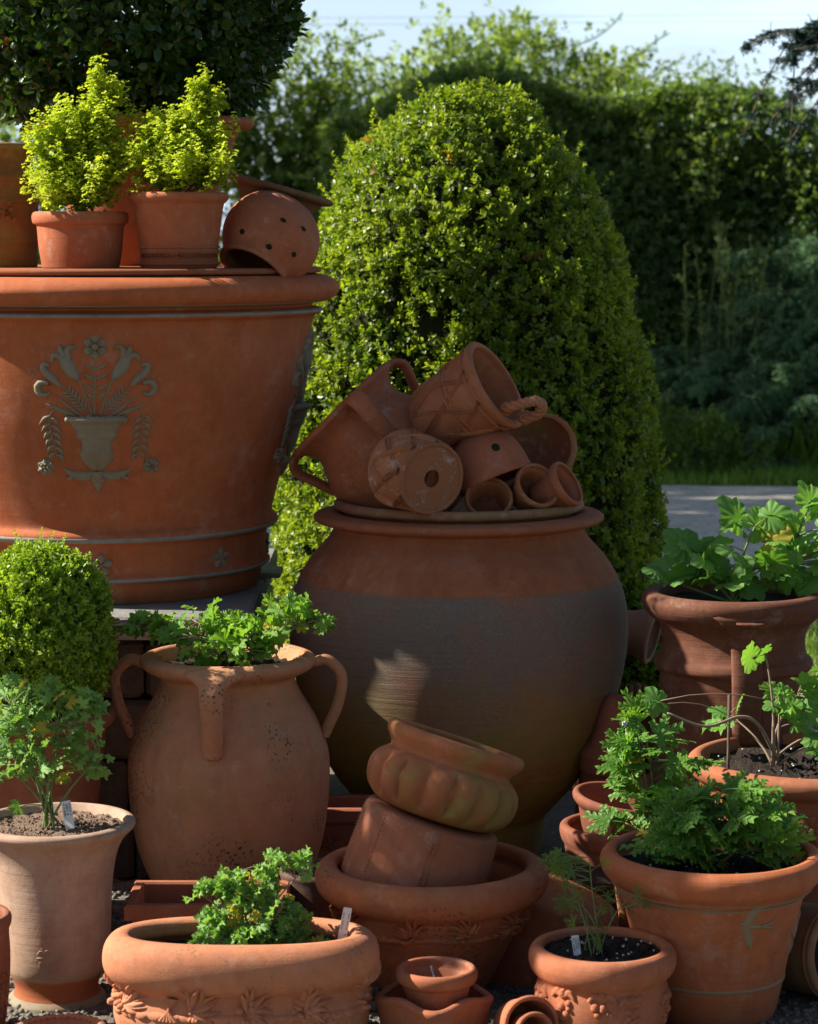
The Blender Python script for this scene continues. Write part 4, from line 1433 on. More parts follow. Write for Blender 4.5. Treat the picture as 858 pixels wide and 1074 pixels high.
def lettering(text, v, az0, z, size, proud=.0012, ext=.0012):
    cu = bpy.data.curves.new('lettering', 'FONT')
    cu.body = text; cu.size = size; cu.align_x = 'CENTER'; cu.align_y = 'CENTER'; cu.extrude = ext; cu.resolution_u = 2
    tmp = bpy.data.objects.new('lettering', cu)
    COL.objects.link(tmp)
    dg = bpy.context.evaluated_depsgraph_get()
    me = bpy.data.meshes.new_from_object(tmp.evaluated_get(dg))
    COL.objects.unlink(tmp); bpy.data.objects.remove(tmp)
    for q in me.vertices:
        rr = float(v.R(z + q.co.y)) + proud + q.co.z
        az = az0 + q.co.x / max(rr, .01)
        q.co = (rr * math.sin(az), -rr * math.cos(az), z + q.co.y)
    me.materials.clear(); me.materials.append(v.mat)
    o = bpy.data.objects.new('lettering', me); COL.objects.link(o); o.parent = v.root
    return o


f2 = math.atan2(-v.loc.x, v.loc.y)
lettering('TITERLEIGH + CHARLES SAILES', v, f2, zl(v, 267.8, 5.88), .0165, proud=.0035, ext=.004)

v = pot('ribbed_chimney_pot', 'tall dark banded pot cut by the left edge, standing on the giant planter lid', 'pot', -10, 6.05,
        [(46, 283), (47, 278), (47, 258), (49, 255), (49, 252), (47.5, 250), (48.5, 230), (48.5, 215), (50, 212), (50, 209), (48, 207), (46, 195), (48, 188), (48, 184), (45, 180), (43, 170), (45, 163), (50, 158), (52.5, 155), (52, 152), (49, 151)],
        terra('pot_clay_c', (0.27, 0.115, 0.06), (0.22, 0.11, 0.05), algae=.5, rings=.8), zbase=ZL, t=.011, w=.03, group='pots standing on the giant planter')
q = MB()
for i in range(9):
    a = i * .7
    blob(q, v.surf(R(28)), .012 * math.cos(a) * (i % 3), zl(v, 224) + .012 * math.sin(a) * (i % 3), .009, .008)
q.build('boss', v.mat, v.root)
v = pot('wide_rimmed_tub', 'wide thick rimmed tub holding the big standard bush, behind the lime green shrubs', 'tub', 146, 6.42,
        [(60, 281), (66, 278), (72, 240), (82, 200), (94, 165), (103, 142), (106, 137), (115, 136), (121, 132), (121.5, 128), (118, 124.5), (112, 124)],
        terra('pot_clay_d', (0.42, 0.16, 0.085), (0.34, 0.12, 0.065), rings=.7, white=.15), zbase=ZL, t=.02, w=.03, group='pots standing on the giant planter')
v.soil(zl(v, 134))
TUB = v

# standard bush in the tub
sb = empty('standard_bush', (TUB.loc.x, TUB.loc.y, TUB.loc.z + zl(TUB, 136)), 'large dark leaved mop headed bush growing from the tub at top left', 'bush')
org = np.array(sb.location)
cc = np.array(W(128, -12, 6.42)) - org; Rr = 176 * S(0, 6.42)
for i in range(6):
    a = i * 1.05 + .3
    e = cc + np.array([math.cos(a), math.sin(a), .2]) * Rr * random.uniform(.5, .85)
    tb = MB()
    P = bez((random.uniform(-.03, .03), random.uniform(-.03, .03), -.03), (e[0] * .25 + random.uniform(-.04, .04), e[1] * .25, e[2] * .45), e, 14)
    tube(tb, P, np.linspace(.014, .004, 14), 7)
    for k in range(9):
        s = P[random.randint(4, 13)]; e2 = s + unit(rng.normal(size=3) + np.array([0, 0, .3])) * random.uniform(.08, .2)
        tube(tb, bez(s, (s + e2) / 2 + rng.normal(size=3) * .02, e2, 6), np.linspace(.005, .0015, 6), 4)
    tb.build('stem', M['bark'], sb)
n = 9500
d = unit(rng.normal(size=(n, 3)))
rad = Rr * (1 - rng.exponential(.075, n)) * (1 + .07 * (clumpy(d, 5, 3) - .5) * 2)
pos = cc + d * rad[:, None] * np.array([1, 1, .93])
pos[:, 2] = np.maximum(pos[:, 2], (cc[2] - Rr * .84) + .05 * clumpy(pos, 9, 6))
fm = MB()
ti = np.clip(rng.normal(.4, .22, n), 0, .95); ti[rng.random(n) < .006] = .99
scatter_sprigs(fm, pos, d + np.array([0, 0, .3]), rng.uniform(.034, .058, n), ti, SPRIGS_L, .7)
fm.build('crown', M['bay'], sb)


# lime green shrubs
def lime(label, base, spikes, seed):
    global rng
    keep = rng; rng = np.random.default_rng(seed)
    b = np.array(W(*base)); root = empty('lime_shrub', b, label, 'shrub', 'lime green shrubs on the giant planter')
    fm = MB()
    for k, (x0, y0, x1, y1, w0, w1, dD, cnt) in enumerate(spikes):
        s = np.array(W(x0, y0, base[2] + dD * .5)) - b; e = np.array(W(x1, y1, base[2] + dD)) - b
        sm = MB(); tube(sm, bez(s * .4, s, e, 8), [.003] * 4 + [.0015] * 4, 5)
        sz = S(y0, base[2])
        # many little upright shoots, leaves in whorls
        ns = max(2, cnt // 12)
        for j in range(ns):
            t = rng.random()
            c = s + (e - s) * t
            wid = (w0 + (w1 - w0) * t) * sz
            o = rng.normal(size=3) * np.array([1, 1, .35]) * wid * .5
            p0 = c + o; L = rng.uniform(.03, .06)
            p1 = p0 + np.array([o[0] * .35, o[1] * .35, L])
            m = 11
            tt = np.linspace(0, 1, m)[:, None]
            P = p0 + (p1 - p0) * tt
            a = rng.uniform(0, 2 * PI, m)
            dv = np.stack([np.cos(a), np.sin(a), rng.uniform(-.1, .35, m)], -1)
            pp = P + dv * .004
            fr = frames(dv, np.array([0, 0, 1.0]) + rng.normal(size=(m, 3)) * .35)
            fm.addn(CURL, pp, fr, rng.uniform(.0085, .015, m) * (1.15 - .4 * tt[:, 0]), np.clip(rng.uniform(.05, .75, m) + .3 * tt[:, 0], 0, .95))
        sm.build('stem', M['stem_red'], root)
    fm.build('foliage', M['yellow'], root)
    rng = keep


lime('lime green crinkly shrub in the leftmost pot, with two tall spires at its right', (84, 226, 5.88),
     [(84, 215, 60, 130, 36, 18, 0, 900), (84, 215, 80, 120, 38, 26, 0, 1100), (88, 210, 104, 80, 32, 8, .02, 1000), (90, 205, 122, 95, 30, 10, .03, 900),
      (80, 215, 45, 150, 26, 16, -.03, 700), (88, 215, 118, 165, 24, 18, -.03, 700), (84, 218, 76, 180, 42, 36, -.05, 900), (84, 215, 38, 185, 14, 12, 0, 260)], 3)
lime('lime green crinkly shrub spilling over the inscribed pot, its spire on the right', (187, 206, 5.88),
     [(187, 195, 155, 140, 26, 20, 0, 800), (190, 195, 187, 130, 28, 18, 0, 800), (200, 190, 212, 92, 28, 8, .02, 1000), (200, 190, 226, 112, 24, 10, .02, 700),
      (187, 195, 170, 150, 36, 26, -.04, 800), (205, 195, 238, 140, 20, 12, 0, 500), (215, 195, 243, 178, 12, 8, -.03, 220), (170, 198, 138, 165, 22, 18, -.02, 420), (190, 200, 200, 170, 46, 36, -.06, 700)], 4)

# tipped strawberry pot and the wide dish leaning over it
ax = Vector((-.42, -.50, -.76)).normalized()
ctr = W(283, 252, 5.98)
s6 = S(250, 6.0) * 1.02
prof = [(p * s6, q * s6) for p, q in [(24, 0), (36, 5), (46, 18), (51, 34), (50, 50), (44, 64), (38, 72), (36, 76), (38, 80), (37, 83)]]
# profile runs base -> mouth; mouth looks down left
v = Vessel('strawberry_pot', 'squat round strawberry pot with small side holes, tipped over on the giant planter lid', 'pot', prof, terra('pot_clay_e', PK, (0.38, 0.17, 0.11), rings=.6, white=.3),
           ctr - ax * 42 * s6, axis_quat(ax, .3), t=.01, w=.01, group='pots standing on the giant planter')
hm_ = M['core']
for (px, py) in ((297, 231), (254, 243), (282, 259), (308, 267), (318, 240)):
    # nearest point on the body seen at that pixel
    Cm = Vector((0, 0, CAMZ)); dr = (W(px, py, 6.0) - Cm).normalized()
    best = None
    Mi = (Matrix.Translation(v.root.location) @ v.root.rotation_quaternion.to_matrix().to_4x4()).inverted()
    o, d = Mi @ Cm, (Mi.to_3x3() @ dr).normalized()
    for i in range(4000):
        p = o + d * (5.2 + i * .0004)
        if 0 < p.z < v.ztop and math.hypot(p.x, p.y) < v.R(p.z): best = p; break
    if best is None: continue
    az = math.atan2(best.x, -best.y)
    q = MB(); su = v.surf(az)
    a = np.linspace(0, 2 * PI, 16, endpoint=False)
    rads = np.array([1.5, 1.25, 1.0, .85, .02]) * 3.6 * s6; hts = np.array([-.0005, .0022, .0016, -.0006, -.0006 + .0008])
    q.addgrid(su(rads[:, None] * np.cos(a), best.z + rads[:, None] * np.sin(a) * .7, hts[:, None] * np.ones_like(a)), close_v=True)
    lip = q.build('pocket_lip', v.mat, v.root)
    q = MB(); rads = np.array([.98, .5, .02]) * 3.6 * s6
    q.addgrid(su(rads[:, None] * np.cos(a), best.z + rads[:, None] * np.sin(a) * .7, np.full((3, 16), .0008)), close_v=True)
    q.build('hole', M['core'], lip)  # dark disc on the clay, painted shade of the pocket's inside
qd = axis_quat((.26, .02, .95))
prof = [(p * s6, q * s6) for p, q in [(30, 0), (38, 2), (42, 10), (45, 15), (55, 17), (58, 20), (57, 23), (54, 24)]]
Vessel('wide_rimmed_dish', 'dark wide rimmed dish lying tilted on top of the tipped strawberry pot', 'dish', prof, terra('dish_clay', (0.24, 0.12, 0.075), (0.16, 0.10, 0.07), rings=.6, algae=.2),
       W(288, 219, 6.10), qd, t=.009, w=.008, group='pots standing on the giant planter')


# ================================================================== THE HUGE JAR
zj = [(0, None)]
jar_prof = [(86, 905), (88, 900), (90, 870), (92, 852), (95, 848), (104, 838), (128, 812), (148, 778), (162, 745), (172, 705), (177, 675), (178, 650), (175, 625), (169, 607), (161, 592), (151, 578), (141, 568),
            (134, 559), (131.5, 553), (132, 549), (138, 547.5), (148, 546), (152, 543), (152.5, 539.5), (149, 536.5), (141, 535.5), (134, 535)]
P, loc = px_prof(jar_prof, 481, 6.0, 0.0)
z_crust0 = W(481, 800, 6).z; z_band = W(481, 603, 6).z
t_jar = terra('old_jar_clay', (0.36, 0.14, 0.065), (0.25, 0.115, 0.055), rings=1.3, grain=1.6, rough=.9, algae=.8, zalgae=(W(481, 620, 6).z, W(481, 760, 6).z), spots=.3,
              zband=[(z_band, (0.42, 0.14, 0.062))], crust=(W(481, 800, 6).z, W(481, 690, 6).z, z_band + .003))
JAR = pot('huge_jar', 'huge round bellied terracotta jar, dark and weathered, heaped with small pots', 'jar', 481, 6.0, jar_prof, t_jar, zbase=0.0, t=.025, w=.03, seg=180, rough=.0006)
# rim crust lies on a dish set in the mouth
s6 = S(535, 6.0)
prof = [(p * s6, q * s6) for p, q in [(100, 0), (112, 1), (120, 8), (124, 12), (128, 12), (131, 15), (131, 19), (128, 22), (125, 22)]]
dm = terra('dish_clay_b', (0.34, 0.15, 0.09), (0.30, 0.24, 0.16), rings=.3, white=.35, algae=.3)
DISH = Vessel('round_dish', 'pale stained round dish set in the mouth of the huge jar under the heaped pots', 'dish', prof, dm, Vector((JAR.loc.x, 6.0, JAR.ztop - 10 * s6)), t=.008, w=.008)
ZD = JAR.ztop


def lay(name, label, cat, mouth_px, D, axis, prof_px, mat, roll=0.0, t=.008, w=.008, group='pots heaped on the huge jar', anchor='mouth', **kw):
    """a tilted vessel; prof_px runs base -> mouth in photo pixels of size, mouth centre (or base centre) given as a pixel"""
    s = S(mouth_px[1], D)
    prof = [(a * s, b * s) for a, b in prof_px]
    ax = Vector(axis).normalized()
    H = prof[-1][1]
    p = W(*mouth_px, D)
    loc = p - ax * H if anchor == 'mouth' else p
    v = Vessel(name, label, cat, prof, mat, loc, axis_quat(ax, roll), t=t, w=w, group=group, **kw)
    v.s = s
    v.inv = (Matrix.Translation(loc) @ axis_quat(ax, roll).to_matrix().to_4x4()).inverted()
    return v


# three handled urn on its side
t_urn2 = terra('urn_clay_b', (0.46, 0.175, 0.09), (0.38, 0.14, 0.08), rings=.6, white=.32, spots=.3)
U2 = lay('handled_urn', 'broad mouthed urn with strap handles lying on its side on the heap', 'urn', (356, 427), 6.04, (-.69, .06, .70),
         [(30, 0), (38, 4), (46, 18), (60, 45), (68, 70), (70, 88), (67, 105), (58, 122), (54, 132), (56, 142), (64, 150), (70, 153), (70, 157), (67, 159)], t_urn2, t=.009, w=.012)


def strap(v, pts, widths, thick, parent=None, mat=None, name='handle', seg=10, up=None):
    """handle from world points"""
    inv = v.inv if hasattr(v, 'inv') else Matrix.Translation(v.loc).inverted()
    P = np.array([tuple(inv @ Vector(p)) for p in spline(pts, 22)])
    n = len(P)
    ww = np.interp(np.linspace(0, 1, n), np.linspace(0, 1, len(widths)), widths)
    tt = np.interp(np.linspace(0, 1, n), np.linspace(0, 1, len(thick)), thick) if np.ndim(thick) else np.full(n, thick)
    mb = MB()
    kwargs = {}
    tube(mb, P, np.stack([ww, tt], -1), seg, updir=up)
    return mb.build(name, mat or v.mat, v.root)


def az_handle(v, az, z_top, z_bot, out, w0, w1, thick, rise=0.0, foot=True, name='handle'):
    """loop handle in the radial plane at azimuth az, local coordinates"""
    c, s = math.sin(az), -math.cos(az)
    r0, r1 = float(v.R(z_top)), float(v.R(z_bot))
    h = z_top - z_bot
    pts = [(r0 - .006, z_top), (r0 + out * .45, z_top + rise), (r0 + out, z_top - h * .18), (max(r0, r1) + out * .55 if r1 < r0 + out else r1 + .01, z_top - h * .55), (r1 + .006, z_bot + h * .10), (r1 + .002, z_bot)]
    P = spline([(c * r, s * r, z) for r, z in pts], 26)
    ww = np.interp(np.linspace(0, 1, 26), [0, .25, .8, 1], [w0, w0 * .8, w1, w1 * 1.25])
    tt = np.full(26, thick); tt[-3:] *= .8
    mb = MB()
    # width runs tangentially
    tan = (math.cos(az), math.sin(az), 0)
    tube(mb, P, np.stack([ww, tt], -1), 12, updir=tan)
    return mb.build(name, v.mat, v.root)


s_ = U2.s
# azimuths measured about the urn axis: towards the viewer, above, below
inv3 = U2.inv.to_3x3()


def az_of(v, wdir):
    d = v.inv.to_3x3() @ Vector(wdir)
    return math.atan2(d.x, -d.y)


for wd in ((.25, -.95, .15), (.55, .35, .55), (-.45, .2, -.72)):
    az_handle(U2, az_of(U2, wd), U2.ztop - 6 * s_, 98 * s_, 16 * s_, 13 * s_, 10 * s_, 4.5 * s_, rise=.002)


def lattice(v, z0, z1, n, turns, w, h, mat=None, name='lattice'):
    mb = MB()
    su = v.surf()
    for sgn in (1, -1):
        for i in range(n):
            for off in (-1, 0, 1):
                z = np.linspace(z0, z1, 20)
                az = sgn * turns * np.linspace(0, 1, 20) + i * 2 * PI / n + off * w * 1.5 / v.R(z)
                r = v.R(z)
                hh = h * (1 + .6 * np.sin(np.linspace(0, 1, 20) * n * turns + (PI if sgn > 0 else 0)))
                k = np.linspace(-1, 1, 5)
                ax_ = az[:, None] + k[None] * w * .8 / r[:, None]
                rr = r[:, None] - .001 + (hh[:, None] + .001) * np.sqrt(1 - k ** 2)[None]
                mb.addgrid(np.stack([rr * np.sin(ax_), -rr * np.cos(ax_), z[:, None] + 0 * ax_], -1))
    return mb.build(name, mat or v.mat, v.root)


t_bas = terra('basket_clay', (0.44, 0.19, 0.105), (0.36, 0.15, 0.085), rings=.5, algae=.15, white=.12)
B2 = lay('lattice_basket_pot', 'basket pot with woven lattice sides and a twisted rope handle, on top of the heap', 'pot', (522, 402), 5.86, (.80, -.34, .50),
         [(29, 0), (32, 2), (35, 14), (40, 45), (44, 74), (47, 84), (50, 87), (51.5, 91), (50, 94), (47, 95)], t_bas, t=.008, w=.01)
lattice(B2, .008, B2.ztop - 12 * B2.s, 8, .9, .0026, .0060)
mb = MB(); su = B2.surf()
az = np.linspace(0, 2 * PI, 90)
for zc, hw in ((B2.ztop - 46 * B2.s, .003), (B2.ztop - 40 * B2.s, .003), (B2.ztop - 15 * B2.s, .004)):
    r = B2.R(zc)
    k = np.linspace(-1, 1, 5)
    mb.addgrid(np.stack([(r + .0045 * np.sqrt(1 - k ** 2)[:, None]) * np.sin(az)[None], -(r + .0045 * np.sqrt(1 - k ** 2)[:, None]) * np.cos(az)[None], zc + hw * k[:, None] + 0 * az[None]], -1))
mb.build('weave_band', t_bas, B2.root)


def rope(v, pts, rad, name='rope_handle', strands=3, twist=26):
    P = np.array([tuple(v.inv @ Vector(p)) for p in spline(pts, 60)])
    t = unit(np.gradient(P, axis=0)); ref = np.array([.2, .3, .9])
    u = unit(np.cross(t, ref)); w = np.cross(t, u)
    mb = MB()
    a = np.linspace(0, twist, 60)
    for k in range(strands):
        off = (u * np.cos(a + k * 2 * PI / strands)[:, None] + w * np.sin(a + k * 2 * PI / strands)[:, None]) * rad * .55
        tube(mb, P + off, rad * .62, 7)
    return mb.build(name, v.mat, v.root)


rope(B2, [W(527, 430, 5.80), W(538, 426, 5.77), W(552, 422, 5.75), (W(564, 421, 5.75)), W(569, 427, 5.76), W(563, 435, 5.78), W(551, 439, 5.80), W(546, 437, 5.83)], 5.0 * B2.s)
mb = MB()
for (px, py, D) in ((531, 429, 5.79), (552, 438, 5.80)):
    c = np.array(tuple(B2.inv @ W(px, py, D)))
    for j in range(3):
        a = np.linspace(0, 2 * PI, 14)
        tube(mb, c + np.stack([.0125 * np.cos(a), (j - 1) * .006 + 0 * a, .0125 * np.sin(a)], -1), .0035, 6)
mb.build('rope_binding', t_bas, B2.root)

# lattice pot showing its base
t_b3 = terra('base_clay', (0.50, 0.24, 0.135), (0.42, 0.19, 0.105), rings=.3, white=.75)
B3 = lay('lattice_pot', 'latticed pot lying with its round drainage hole and lime stained base towards the viewer', 'pot', (453, 502), 5.70, (-.52, .84, .10),
         [(35, 0), (36.5, 0.3), (37, 1), (36, 4), (38, 18), (40.5, 40), (41, 52), (43, 56), (43, 60), (40, 62)], t_b3, t=.008, w=.008, bottom_hole=.0205, anchor='base')
lattice(B3, .018, B3.ztop - 10 * B3.s, 8, .7, .0028, .0075)
bb = MB()
az = np.linspace(0, 2 * PI, 100, endpoint=False)
rr = np.array([34.2, 35.0, 38.2, 39.0, 38.2, 36.0]) * B3.s
zz = np.array([-.0002, -.0030, -.0034, .001, .0055, .0075])
nb = 1 + .012 * np.sign(np.sin(az * 44))
bb.addgrid(np.stack([rr[:, None] * nb * np.sin(az), -rr[:, None] * nb * np.cos(az), zz[:, None] + 0 * az[None]], -1), close_v=True)
bb.build('milled_edge', t_b3, B3.root)

t_sm = terra('small_pot_clay', (0.42, 0.165, 0.095), (0.33, 0.13, 0.08), rings=.7, white=.12)
t_smg = terra('mossy_pot_clay', (0.40, 0.16, 0.085), (0.28, 0.15, 0.07), rings=.6, white=.4, algae=.5)
BJ = lay('pierced_bell_pot', 'small upturned bell pot pierced with round holes, in the middle of the heap', 'pot', (520, 505), 5.86, (.38, -.22, -.90),
         [(14, 0), (20, 1), (22, 5), (21, 9), (24, 13), (31, 20), (37, 32), (40, 46), (41, 58), (42, 62), (40, 64)], t_sm, t=.006, w=.008)
for (px, py) in ((520, 469), (482, 495), (536, 498)):
    Cm = Vector((0, 0, CAMZ)); dr = (W(px, py, 6.0) - Cm).normalized()
    o, d = BJ.inv @ Cm, (BJ.inv.to_3x3() @ dr).normalized()
    best = None
    for i in range(5000):
        p = o + d * (5.3 + i * .0003)
        if 0 < p.z < BJ.ztop and math.hypot(p.x, p.y) < BJ.R(p.z): best = p; break
    if best is None: continue
    azh = math.atan2(best.x, -best.y); su = BJ.surf(azh); a = np.linspace(0, 2 * PI, 18, endpoint=False)
    q = MB(); rads = np.array([1.0, .6, .02]) * 4.6 * BJ.s
    q.addgrid(su(rads[:, None] * np.cos(a), best.z + rads[:, None] * np.sin(a), np.array([[-.0002], [.0007], [.0009]]) * np.ones_like(a)), close_v=True)
    q.build('hole', M['core'], BJ.root)  # no opening cut: a dark disc stands for the shaded inside
lay('shallow_bowl', 'broad shallow bowl propped on edge behind the small pots, ringed inside', 'bowl', (556, 474), 5.97, (-.30, -.72, .55),
    [(16, 0), (22, 1), (34, 8), (44, 20), (48, 30), (50, 33), (50, 36), (47, 37)], t_smg, t=.007, w=.008)
lay('small_flowerpot', 'small greenish flowerpot facing the viewer beside the pot with the drainage hole', 'flowerpot', (513, 521), 5.78, (.02, -.80, .60),
    [(17, 0), (19, 1), (22, 24), (23, 30), (25.5, 32), (26, 38), (24.5, 41)], t_smg, t=.006, w=.006, group='small flowerpots on the heap')
lay('small_flowerpot', 'small flowerpot with white crust inside, tipped to the right in front of the shallow bowl', 'flowerpot', (565, 508), 5.80, (.42, -.72, .50),
    [(16, 0), (18, 1), (21, 26), (22, 30), (25, 32), (26, 38), (24.5, 40)], t_smg, t=.006, w=.006, group='small flowerpots on the heap')
lay('small_flowerpot', 'small flowerpot with lime streaked side, lying under the one with white crust', 'flowerpot', (553, 524), 5.85, (.35, -.55, .72),
    [(16, 0), (18, 1), (21, 26), (22, 30), (24, 32), (25, 36), (24, 38)], terra('limey', (0.40, 0.30, 0.22), (0.36, 0.19, 0.11), white=.6), t=.006, w=.006, group='small flowerpots on the heap')
lay('small_flowerpot', 'small flowerpot seen almost from the side, rightmost of the heap', 'flowerpot', (597, 506), 5.84, (.78, -.38, .50),
    [(16, 0), (18, 1), (20, 24), (22, 29), (25, 32), (26, 38), (24.5, 40)], t_sm, t=.006, w=.006, group='small flowerpots on the heap')


# ================================================================== THREE HANDLED URN (left middle)
t_urn = terra('urn_clay', (0.56, 0.30, 0.19), (0.48, 0.23, 0.13), rings=.5, spots=1.0, algae=.22, white=.22, grain=1.2)
URN = pot('handled_urn', 'upright oval urn with strap handles and dark speckles, planted with trailing geranium', 'urn', 239, 5.35,
          [(60, 972), (64, 965), (70, 945), (82, 921), (95, 893), (103, 855), (106.5, 810), (105, 785), (95, 757), (85, 741), (77, 728), (71, 716), (70, 710), (74, 706), (84, 702), (91, 697), (93, 691), (90, 687), (84, 685)],
          t_urn, zbase=0.0, t=.013, w=.02, seg=140)
URN.soil(zl(URN, 698))
s_ = URN.s
uf = math.atan2(-URN.loc.x, URN.loc.y)
for az in (uf - R(10) - R(84), uf - R(10) + R(96)):
    az_handle(URN, az, zl(URN, 694), zl(URN, 772), 27 * s_, 10 * s_, 8 * s_, 6 * s_, rise=.004)
# front handle
c, s0 = math.sin(uf - R(9)), -math.cos(uf - R(9))
pts = [(URN.R(zl(URN, 694)) - .01, zl(URN, 693)), (URN.R(zl(URN, 697)) + .018, zl(URN, 699)), (URN.R(zl(URN, 710)) + .078, zl(URN, 710)), (URN.R(zl(URN, 730)) + .062, zl(URN, 730)), (URN.R(zl(URN, 750)) + .032, zl(URN, 750)), (URN.R(zl(URN, 766)) + .008, zl(URN, 766)), (URN.R(zl(URN, 774)) - .002, zl(URN, 774))]
P = spline([(c * r, s0 * r, z) for r, z in pts], 30)
mb = MB()
tube(mb, P, np.stack([np.interp(np.linspace(0, 1, 30), [0, .12, .25, .55, .85, 1], np.array([32, 23, 13.5, 11, 11, 9]) * s_), np.full(30, 8 * s_)], -1), 14, updir=(math.cos(uf - R(9)), math.sin(uf - R(9)), 0))
hd = mb.build('handle', t_urn, URN.root)
q = MB(); blob(q, lambda u, v, h: np.stack([c * (URN.R(v) + .012 + h) + u * math.cos(uf), s0 * (URN.R(v) + .012 + h) + u * math.sin(uf), v + 0 * u], -1), 0, zl(URN, 763), 8 * s_, .005, 1.1)
q.build('thumb_press', t_urn, hd)

plant('trailing_geranium', 'bright green frilled geranium trailing over the rim of the upright urn', 'geranium', (239, 696, 5.35),
      [(205, 655, 48, 20), (165, 655, 28, 14, -.03), (135, 655, 20, 8, -.03), (265, 668, 40, 20, -.05), (300, 645, 30, 16), (322, 648, 22, 16, -.02), (230, 672, 60, 20, -.08), (245, 680, 60, 12, -.10)],
      190, .033, PEL5, M['pel'], M['stem_brown'], nstem=12, stemr=.0035, up=.55, seed=21, spiral=.4)


# ================================================================== FRONT ROW
# left vase
zsplit = W(57, 1017, 4.78).z
t_vase = terra('vase_clay', (0.44, 0.16, 0.075), (0.38, 0.13, 0.06), rings=.7, grain=.8, zband=[(zsplit, (0.50, 0.37, 0.27))])
VS = pot('footed_vase_pot', 'tall buff vase shaped pot with flared lip and orange foot, at the left edge', 'vase', 57, 4.78,
         [(54, 1068), (57, 1064), (58, 1058), (56, 1053), (50, 1047), (45, 1040), (43, 1034), (44, 1027), (49, 1018), (53, 1012), (55.5, 1002), (57, 980), (58, 955), (59, 930), (61.5, 910), (65, 893), (71, 880), (78, 872), (84, 867), (85, 863), (83, 860), (79, 859)],
         t_vase, zbase=0.0, t=.009, w=.014, seg=140)
VS.soil(zl(VS, 868), M['soil_pale'], .006, 260, M['soil_pale'])
band(VS, .010, .008, .003, M['slip'], 'foot_band')
# stamped maker's mark
mb = MB(); su = VS.surf(math.atan2(-VS.loc.x, VS.loc.y)); s_ = VS.s
mk = lambda x, y: ((x - 57) * s_, zl(VS, y, 4.68))
for pts in ([(37, 1001), (40, 997), (44, 999), (43, 1003)], [(44, 998), (48, 996), (50, 1000)], [(36, 1005), (42, 1004), (50, 1001), (54, 997)], [(40, 994), (44, 996)]):
    stroke(mb, su, [mk(*p) for p in pts], [1.0 * s_, 1.4 * s_, .6 * s_], .0014, 8, 5)
for pts in ([(39, 1009), (47, 1009)], [(47, 1009), (47, 1014)], [(47, 1014), (39, 1014)], [(39, 1014), (39, 1009)]):
    stroke(mb, su, [mk(*p) for p in pts], [.7 * s_, .7 * s_], .001, 4, 5)
mb.build('stamp', t_vase, VS.root)
plant('scented_geranium', 'upright small leaved geranium with many stems in the buff vase pot', 'geranium', (55, 866, 4.78),
      [(30, 740, 42, 30), (75, 755, 32, 40), (10, 770, 30, 40), (45, 790, 45, 36), (95, 735, 14, 14), (25, 800, 36, 22), (98, 800, 16, 26), (40, 725, 40, 14), (25, 850, 14, 7, -.05)],
      300, .021, PEL3, M['pel_grey'], M['stem_green'], nstem=11, stemr=.0026, up=.45, seed=31, spiral=.5, tmin=.25)
plant_tag('white plant label in the compost of the buff vase pot', (69, 840), (73, 864), 10, 4.76)

# box ball in its pot
v = pot('round_flowerpot', 'dark shaded pot holding the clipped box ball, behind the buff vase pot', 'flowerpot', 42, 5.25,
        [(44, 985), (46, 980), (54, 900), (62, 820), (68, 770), (70, 762), (77, 758), (80, 751), (79, 745), (75, 743)], terra('pot_clay_f', (0.33, 0.125, 0.07), rings=.5), zbase=0.0, t=.014, w=.02)
v.soil(zl(v, 752), M['soil'], .008, 120)
bx = clipped('box_ball', 'clipped bright green box ball in a pot, in front of the giant planter', 42, 5.25,
             [(2, 576), (30, 581), (52, 597), (67, 622), (73, 652), (73, 685), (64, 715), (48, 736), (20, 748)], 8500, M['boxball'], .020, seed=9, noise_amp=.014, shoots=140, gappy=.2, jit=.7)

# oval trough
tz = lambda y: y
t_tr = terra('trough_clay', (0.58, 0.28, 0.17), (0.50, 0.22, 0.125), rings=.3, white=.18, spots=.35, grain=1.2)
D = 4.5
prof = [(118, 1108), (122, 1104), (131, 1082), (135, 1062), (133, 1046), (128, 1036), (126, 1032), (131, 1027), (140, 1020), (145, 1010), (145.5, 998), (143, 987), (136, 979), (128, 976)]
TR = pot('oval_trough', 'oval terracotta trough with thick rolled rim and leafy relief, at the front left', 'trough', 253, D, prof, t_tr, zbase=0.0, t=.022, w=.03, seg=180, oval=(145 - 76) * S(1000, D), n_exp=2.35)
TR.soil(zl(TR, 1002), M['soil'], .010, 30)
s_ = TR.s
mb = MB(); su = TR.surf(0)
zrel = zl(TR, 1066, 4.36)
for i, (px, ang) in enumerate([(118, 1.2), (145, .5), (205, .55), (262, .5), (322, .5), (376, .9), (398, 1.6)]):
    u = (px - 253) * s_ * (1.0 if abs(px - 253) < 100 else 1.14)
    leafclump(mb, su, u, zrel + random.uniform(-.004, .006), 32 * s_, ang, 10, 2.5, .011, 5)
for i in range(-8, 9):
    u = i * 17 * s_
    stroke(mb, su, [(u - 9 * s_, zrel - .012), (u, zrel - .016), (u + 9 * s_, zrel - .012)], [3 * s_, 7 * s_, 3 * s_], .006, 6, 5)
mb.build('leaf_relief', t_tr, TR.root)
rb = MB()
for k in range(5):
    stroke(rb, su, [((180 + k * 2 - 253) * s_, zrel + .02), ((183 - 253) * s_, zrel), ((176 + k * 4 - 253) * s_, zrel - .02)], [3 * s_, 1.5 * s_, 3 * s_], .009, 8, 5)
rb.build('ribbon_relief', t_tr, TR.root)
